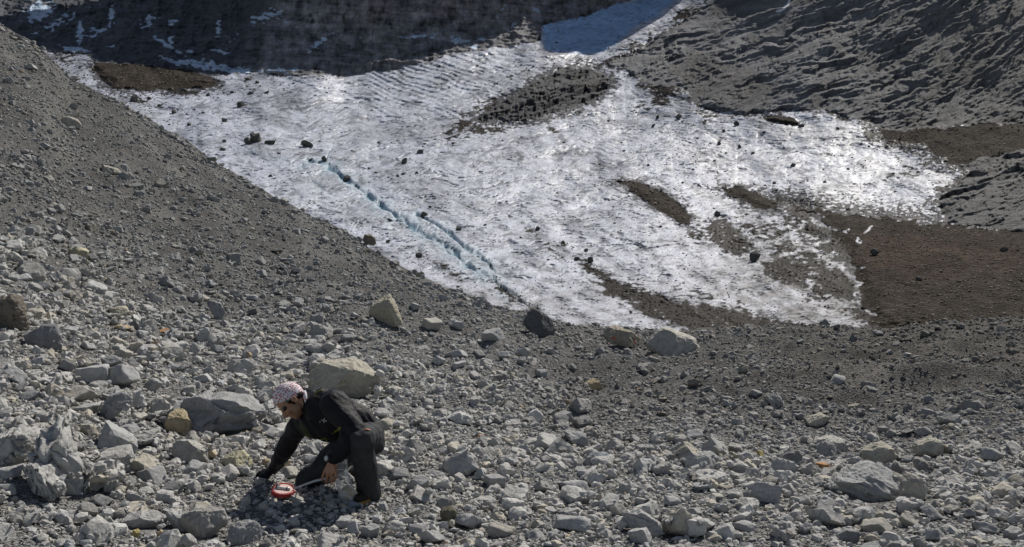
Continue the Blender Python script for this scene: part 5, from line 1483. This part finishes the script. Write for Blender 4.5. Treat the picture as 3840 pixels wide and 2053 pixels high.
# sunglasses
M_LENS = flat_mat("dark_lens", (.006, .006, .007), .08, .6)
sg = empty("sunglasses", HP(.09, 0, 0)); sg.parent = body; sg.matrix_parent_inverse = body.matrix_world.inverted()
def under(o, p):
    o.parent = p; bpy.context.view_layer.update(); o.matrix_parent_inverse = p.matrix_world.inverted(); return o
for s_ in (-1, 1):
    bm = bmesh.new(); ell_bm(bm, HP(.072, s_ * .036, -.012), [h_f * .020 + h_l * (-.012 * s_), h_l * .034, h_up * .019 + h_f * .003])
    under(fuse("lens", bm, .0035, 1, M_LENS), sg)
    under(link("temple", tube_mesh("temple", [HP(.070, s_ * .066, .000), HP(.045, s_ * .077, .002), HP(.0, s_ * .080, .000), HP(-.015, s_ * .080, -.008)], .0035), flat_mat("frame_grey", (.20, .20, .21), .25, .6)), sg)
# watch
wat = J(840, 825, -.22); fw = np.asarray(wrL) - np.asarray(elL); fw /= np.linalg.norm(fw)
u1 = np.cross(fw, [0, 1, 0]); u1 /= np.linalg.norm(u1); u2 = np.cross(fw, u1)
wc = J(849, 838, -.20)
ws = tube_mesh("watch", [wc + .041 * (math.cos(t_) * u1 + math.sin(t_) * u2) for t_ in np.linspace(0, 2 * math.pi, 25)], .006)
watch = link("watch", ws, flat_mat("watch_strap", (.015, .015, .016), .5), body)
fd = -.75 * np.array([.55, .80, -.2]); fd /= np.linalg.norm(fd)
cface = wc + fd * .046
b1_ = np.cross(fd, [0, 0, 1]); b1_ /= np.linalg.norm(b1_); b2_ = np.cross(fd, b1_)
bm = bmesh.new()
def disc(bm, c, n, r, h, seg=28):
    n = np.asarray(n, float); n /= np.linalg.norm(n)
    a = np.cross(n, [0, 0, 1]) if abs(n[2]) < .9 else np.cross(n, [1, 0, 0]); a = a / np.linalg.norm(a); b = np.cross(n, a)
    lo = [bm.verts.new(c + r * (math.cos(t) * a + math.sin(t) * b)) for t in np.arange(seg) / seg * 2 * math.pi]
    hi = [bm.verts.new(c + n * h + r * .94 * (math.cos(t) * a + math.sin(t) * b)) for t in np.arange(seg) / seg * 2 * math.pi]
    for k in range(seg): bm.faces.new([lo[k], lo[(k + 1) % seg], hi[(k + 1) % seg], hi[k]])
    bm.faces.new(hi); bm.faces.new(lo[::-1])
def bm_link(name, bm, mat, parent=None):
    me = bpy.data.meshes.new(name); bmesh.ops.recalc_face_normals(bm, faces=bm.faces[:]); bm.to_mesh(me); bm.free()
    return link(name, me, mat, parent)
disc(bm, cface, fd, .023, .008); under(bm_link("watch_case", bm, flat_mat("watch_case", (.03, .03, .032), .3)), watch)
bm = bmesh.new(); disc(bm, cface + fd * .0085, fd, .016, .001); under(bm_link("watch_face", bm, flat_mat("watch_face", (.42, .44, .42), .15)), watch)

# marks on the jacket: chest emblem, sleeve lettering, green inset, piping, zip
bpy.context.view_layer.update()
def jz(zx, zy): return (900 + zx * .4068, 1380 + zy * .4067)
M_MARKW = flat_mat("emblem_white", (.62, .62, .62)); M_MARKY = flat_mat("lettering_yellow", (.36, .38, .03)); M_GREEN = flat_mat("green_inset", (.022, .035, .008), .8)
cx_, cy_ = 775, 487
em = []
for a_, l_ in ((-80, 24), (10, 27), (95, 22), (190, 25)):
    a_ = math.radians(a_); ca, sa = math.cos(a_), math.sin(a_); w_ = 4.5
    em.append([jz(cx_ + 3 * ca, cy_ + 3 * sa), jz(cx_ + l_ * .6 * ca - w_ * sa, cy_ + l_ * .6 * sa + w_ * ca), jz(cx_ + l_ * ca, cy_ + l_ * sa), jz(cx_ + l_ * .6 * ca + w_ * sa, cy_ + l_ * .6 * sa - w_ * ca), jz(cx_ + 3 * ca, cy_ + 3 * sa)])
em.append([jz(736, 488), jz(740, 498), jz(733, 507), jz(729, 502)])
paint_on(jacket, em, 1.1, M_MARKW, "emblem", jacket, .003)
paint_on(jacket, [[jz(840, 610), jz(862, 602), jz(878, 596), jz(884, 584), jz(872, 578), jz(868, 588), jz(890, 590), jz(898, 574), jz(892, 566), jz(886, 574), jz(904, 582), jz(918, 566), jz(926, 548), jz(908, 552), jz(906, 566), jz(926, 562)]], 1.3, M_MARKY, "lettering", jacket, .003)
paint_on(jacket, [[jz(548, 506), jz(566, 556), jz(600, 606), jz(650, 648)], [jz(562, 512), jz(590, 566), jz(630, 620), jz(670, 652)], [jz(574, 520), jz(612, 580), jz(660, 640)]], 7, M_GREEN, "inset_panel", jacket, .002)
paint_on(jacket, [[jz(686, 268), jz(694, 238), jz(722, 214), jz(760, 200)], [jz(600, 612), jz(650, 655), jz(720, 664), jz(790, 655), jz(806, 690), jz(812, 720)]], 1.2, M_MARKY, "piping", jacket, .003)
M_ZIP = flat_mat("zip_grey", (.05, .05, .055), .5)
paint_on(jacket, [[jz(610, 470), jz(680, 560), jz(740, 640)]], .9, M_ZIP, "zip", jacket, .003)
paint_on(trousers, [[jz(1150, 566), jz(1172, 562), jz(1200, 572)]], 2.6, flat_mat("orange_band", (.55, .16, .02)), "waistband", trousers, .006)

# ------------------------------------------------------------------ sample bag, the sample in it, tape measure
bm = bmesh.new()
prof = [(868, 985, 850), (866, 985, 880), (868, 992, 950), (880, 1016, 1030), (896, 1048, 1110), (920, 1090, 1180), (950, 1128, 1235), (985, 1122, 1262)]
def bag_sheet(sgn):
    rows = []
    nu, nvv = 16, 28
    for i in range(nvv + 1):
        t = i / nvv; y_ = np.interp(t, np.linspace(0, 1, 8), [q[2] for q in prof]); x0 = np.interp(t, np.linspace(0, 1, 8), [q[0] for q in prof]); x1 = np.interp(t, np.linspace(0, 1, 8), [q[1] for q in prof])
        r = []
        for j in range(nu + 1):
            u = j / nu
            b = math.sin(math.pi * u) ** .7 * (0.006 + .042 * math.sin(math.pi * min(1, t * .95)) ** 1.5)
            p = J(x0 + (x1 - x0) * u, y_ + 6 * math.sin(u * 5 + t * 3), -.20 + .14 * t) + np.array([0, sgn * b, 0])
            p = p + .004 * np.array([noise3(np.array([[u * 5, t * 7, sgn + .3]]), 2)[0], noise3(np.array([[u * 6 + 3, t * 8, sgn]]), 3)[0] * 2.4, 0])
            r.append(p)
        rows.append(r)
    return np.array(rows)
sh = [bag_sheet(-1), bag_sheet(1)]
V_ = np.r_[sh[0].reshape(-1, 3), sh[1].reshape(-1, 3)]
g0 = grid_faces(29, 17)
meb = mesh_np("sample_bag", V_, np.r_[g0, g0[:, ::-1] + 29 * 17])
def mat_film():
    t = NT("clear_plastic")
    tr = t.n("ShaderNodeBsdfTransparent"); tr.inputs[0].default_value = (.93, .94, .95, 1)
    t.set(Base_Color=(.62, .64, .66), Roughness=.16, Normal=t.bump(t.noise(t.coord("Object"), 34, 4, .6), .01, .8))
    mx = t.n("ShaderNodeMixShader"); fr_ = t.n("ShaderNodeFresnel"); fr_.inputs[0].default_value = 1.45
    a = t.math('MINIMUM', t.math('ADD', t.math('MULTIPLY', fr_.outputs[0], .9), .13), .7)
    t.l(a, mx.inputs[0]); t.l(tr.outputs[0], mx.inputs[1]); t.l(t.b.outputs[0], mx.inputs[2]); t.l(mx.outputs[0], t.out.inputs[0])
    return t.m
bag = link("sample_bag", meb, mat_film())
M_EDGE_GLINT = flat_mat("edge_glint", (.55, .57, .58), .3)  # pale tubes added along the bag's borders, standing in for edge highlights
for q_ in (sh[0][:, 0], sh[0][:, -1], sh[0][0], sh[0][-1]): link("thin_line", tube_mesh("thin_line", q_, .0016, 6), M_EDGE_GLINT, bag)
tag(bag, "clear plastic sample bag hanging from the man's hand beside his boot", "bag")
bpy.context.view_layer.update()
ink = flat_mat("black_ink", (.02, .02, .025), .5)
L_ = lambda pts: [jz(1006 + x_ * .95, 1050 + y_ + x_ * .10) for x_, y_ in pts]
paint_on(bag, [L_([(0, 22), (5, 0), (10, 22)]), L_([(2, 14), (8, 14)]), L_([(28, 4), (21, 0), (15, 6), (15, 17), (21, 22), (28, 18), (28, 12), (23, 12)]), L_([(40, 0), (34, 5), (34, 17), (40, 22), (46, 17), (46, 5), (40, 0)])], 1.1, ink, "lettering", bag, .003)
M_LABEL = flat_mat("label_strip", (.45, .46, .47), .4)
paint_on(bag, [[jz(872, 940), jz(960, 936)]], 1.6, M_LABEL, "zip_strip", bag, .002)
paint_on(bag, [[jz(880, 868), jz(978, 842)]], 1.6, M_LABEL, "zip_strip", bag, .002)
sv, sf = rock_shape(4242, 4, (1, .7, .8), 5, .03, 80)
me = mesh_np("rock_sample", sv * .13, sf); sample_o = link("rock_sample", me, M_ROCK); sample_o.location = Vector(J(1005, 1150, -.085)); sample_o.color = (.46, .38, .26, 1)
tag(sample_o, "tan rock sample inside the clear plastic bag", "rock sample")

# tape measure
rc = J(396, 1138, .05)
rn = np.array([.12, -.30, 1.0]); rn /= np.linalg.norm(rn)
rc = np.array(rc)
tm = empty("tape_measure", rc)
tag(tm, "red and white reel tape measure lying on the gravel in front of the man", "tape measure")
M_REDC = flat_mat("red_plastic", (.40, .03, .03), .35, .5); M_PINK = flat_mat("pale_face", (.70, .50, .46), .4); M_BLK = flat_mat("black_plastic", (.012, .012, .014), .35); M_WHT = flat_mat("white_plastic", (.72, .72, .70), .4)
ra_ = np.cross(rn, [0, 1, 0]); ra_ /= np.linalg.norm(ra_); rb_ = np.cross(rn, ra_); rb_ = -rb_ if rb_[1] < 0 else rb_
bm = bmesh.new(); disc(bm, rc - rn * .004, rn, .079, .018, 40); under(bm_link("reel_case", bm, M_REDC), tm)
rim_ = tube_mesh("rim", [rc + rn * .014 + .073 * (math.cos(t_) * ra_ + math.sin(t_) * rb_) for t_ in np.linspace(0, 2 * math.pi, 41)], .006, 8)
under(link("rim", rim_, M_REDC), tm)
bm = bmesh.new(); disc(bm, rc + rn * .0145, rn, .064, .004, 36); under(bm_link("reel_face", bm, M_PINK), tm)
cr = [rc + rn * .024 + ra_ * x_ for x_ in (-.050, -.02, .01, .040)]
hd_ = under(link("crank", tube_mesh("crank", cr, [.011, .010, .010, .013], 10), M_WHT), tm)
ck = under(link("crank_knob", tube_mesh("crank_knob", [rc + rn * .026 + ra_ * .028 + rb_ * .012, rc + rn * .030 + ra_ * .052 + rb_ * .010], [.012, .012], 10), M_BLK), hd_)
cb_ = under(link("crank_band", tube_mesh("crank_band", [rc + rn * .0245 + ra_ * -.031, rc + rn * .0245 + ra_ * -.024], [.0125, .0125], 10), M_BLK), hd_)
bl = [J(488, 1112, .05), J(540, 1100, .04), J(600, 1075, .0), J(680, 1046, -.08), J(760, 1026, -.13), J(800, 1020, -.165)]
bl = np.array(bl); tq = np.linspace(0, 5, 26); blp = np.stack([np.interp(tq, np.arange(6), bl[:, k]) for k in range(3)], -1)
wv = np.array([.12, .35, .95]); wv /= np.linalg.norm(wv); wv = wv * .008
V_ = np.r_[blp - wv, blp + wv, blp - wv + [0, .0015, 0], blp + wv + [0, .0015, 0]]; n_ = len(blp)
fq = [(i, i + 1, n_ + i + 1, n_ + i) for i in range(n_ - 1)] + [(2 * n_ + i, 3 * n_ + i, 3 * n_ + i + 1, 2 * n_ + i + 1) for i in range(n_ - 1)] + [(n_ + i, n_ + i + 1, 3 * n_ + i + 1, 3 * n_ + i) for i in range(n_ - 1)]
under(link("tape_blade", mesh_np("tape_blade", V_, np.array(fq)), flat_mat("tape_grey", (.42, .42, .41), .5)), tm)

# pale blue grey stone by the boot
d = hit_ground(1335, 1900)
sv, sf = rock_shape(777, 4, (1, .8, .62), 5, .03, 70)
o = link("rock", mesh_np("rock", sv * (62 / F * d), sf), M_ROCK); o.location = Vector(P(1332, 1893, d)); o.color = (.30, .33, .37, 1)
tag(o, "flat blue grey stone in the shade right below the clear bag", "rock")
# ------------------------------------------------------------------ naming: which stone is which
LAND = [("dark brown block at the left edge", 30, 1180), ("fluted bedrock ribs", 150, 1720), ("grey layered slab", 790, 1560), ("boulder behind the man", 1280, 1420), ("kneeling man", 1200, 1640), ("red tape reel", 1061, 1850),
        ("bright topped crest boulder", 1443, 1160), ("dark peaked boulder", 2022, 1215), ("painted boulder", 2335, 1262), ("pale wedge boulder", 2530, 1290), ("tan stone by the gravel", 2236, 1450), ("blue grey rounded rock", 2251, 1719),
        ("flat topped square block", 3079, 1572), ("domed tan boulder", 3307, 1709), ("big pale broken slab", 3250, 1820), ("pale layered rock", 2409, 1960), ("dark brown cubic stone", 1682, 1935), ("cream bank boulder", 295, 950),
        ("pale upper scree boulder", 259, 457), ("blocky grey rock at the bottom", 763, 1963), ("long flat white stone", 1478, 1462), ("white tilted slab", 1722, 1567), ("jagged bright topped boulder", 3495, 1678), ("lower scree block", 412, 635)]
ILAND = [("blue melt channel", 1500, 830), ("bedrock outcrop", 2070, 360), ("long central debris ridge", 2450, 760), ("short right debris ridge", 2810, 740), ("small dark debris heap", 2930, 450), ("left moraine heap", 590, 290), ("white pole", 2735, 1110), ("brown moraine", 3350, 900), ("shaded snow tongue", 2180, 150), ("scree bank edge", 700, 560)]
ORD = ["nearest", "second nearest", "third nearest", "fourth nearest", "fifth nearest", "sixth nearest", "seventh nearest", "eighth nearest", "ninth nearest", "tenth nearest", "eleventh nearest", "twelfth nearest", "thirteenth nearest", "fourteenth nearest"]
def side(dx, dy):
    if abs(dx) > abs(dy) * 1.2: return "right of" if dx > 0 else "left of"
    return "below" if dy > 0 else "above"
def give_labels(items, land, noun, group, cat):
    """items: (object, px, py, tone name)"""
    buckets = {}
    for o, px, py, tn in items:
        nm, lx, ly = min(land, key=lambda q: math.hypot(px - q[1], (py - q[2]) * 1.5))
        buckets.setdefault((tn, side(px - lx, py - ly), nm), []).append((math.hypot(px - lx, py - ly), o))
    for (tn, sd_, nm), lst in buckets.items():
        lst.sort(key=lambda q: q[0])
        for i, (_, o) in enumerate(lst):
            pre = "" if len(lst) == 1 else ("nearer " if i == 0 else "farther ") if len(lst) == 2 else ORD[i] + " "
            lab = f"{pre}{tn} {noun} {sd_} the {nm}"
            tag(o, lab, cat, group)
def tone_name(c):
    m = (c[0] + c[1] + c[2]) / 3; sat = (c[0] - c[2]) / m
    if sat > .45: return "rust coloured"
    if sat > .16: return "tan"
    if m < .30: return "dark grey"
    return "pale grey" if m > .45 else "mid grey"
items = [(o, px, py - h / 2, TNAME[tn]) for (o, px, py, w, h, tn, k) in rock_placed] + [(o, px, py, tone_name(o.color)) for (o, px, py, w) in loose]
give_labels(items, LAND, "broken rock", "rocks lying in the rubble", "rock")
give_labels([(o, px, py, "dark") for (o, px, py, w, h) in ice_placed], ILAND, "rock on the ice", "dark rocks on the glacier", "rock")
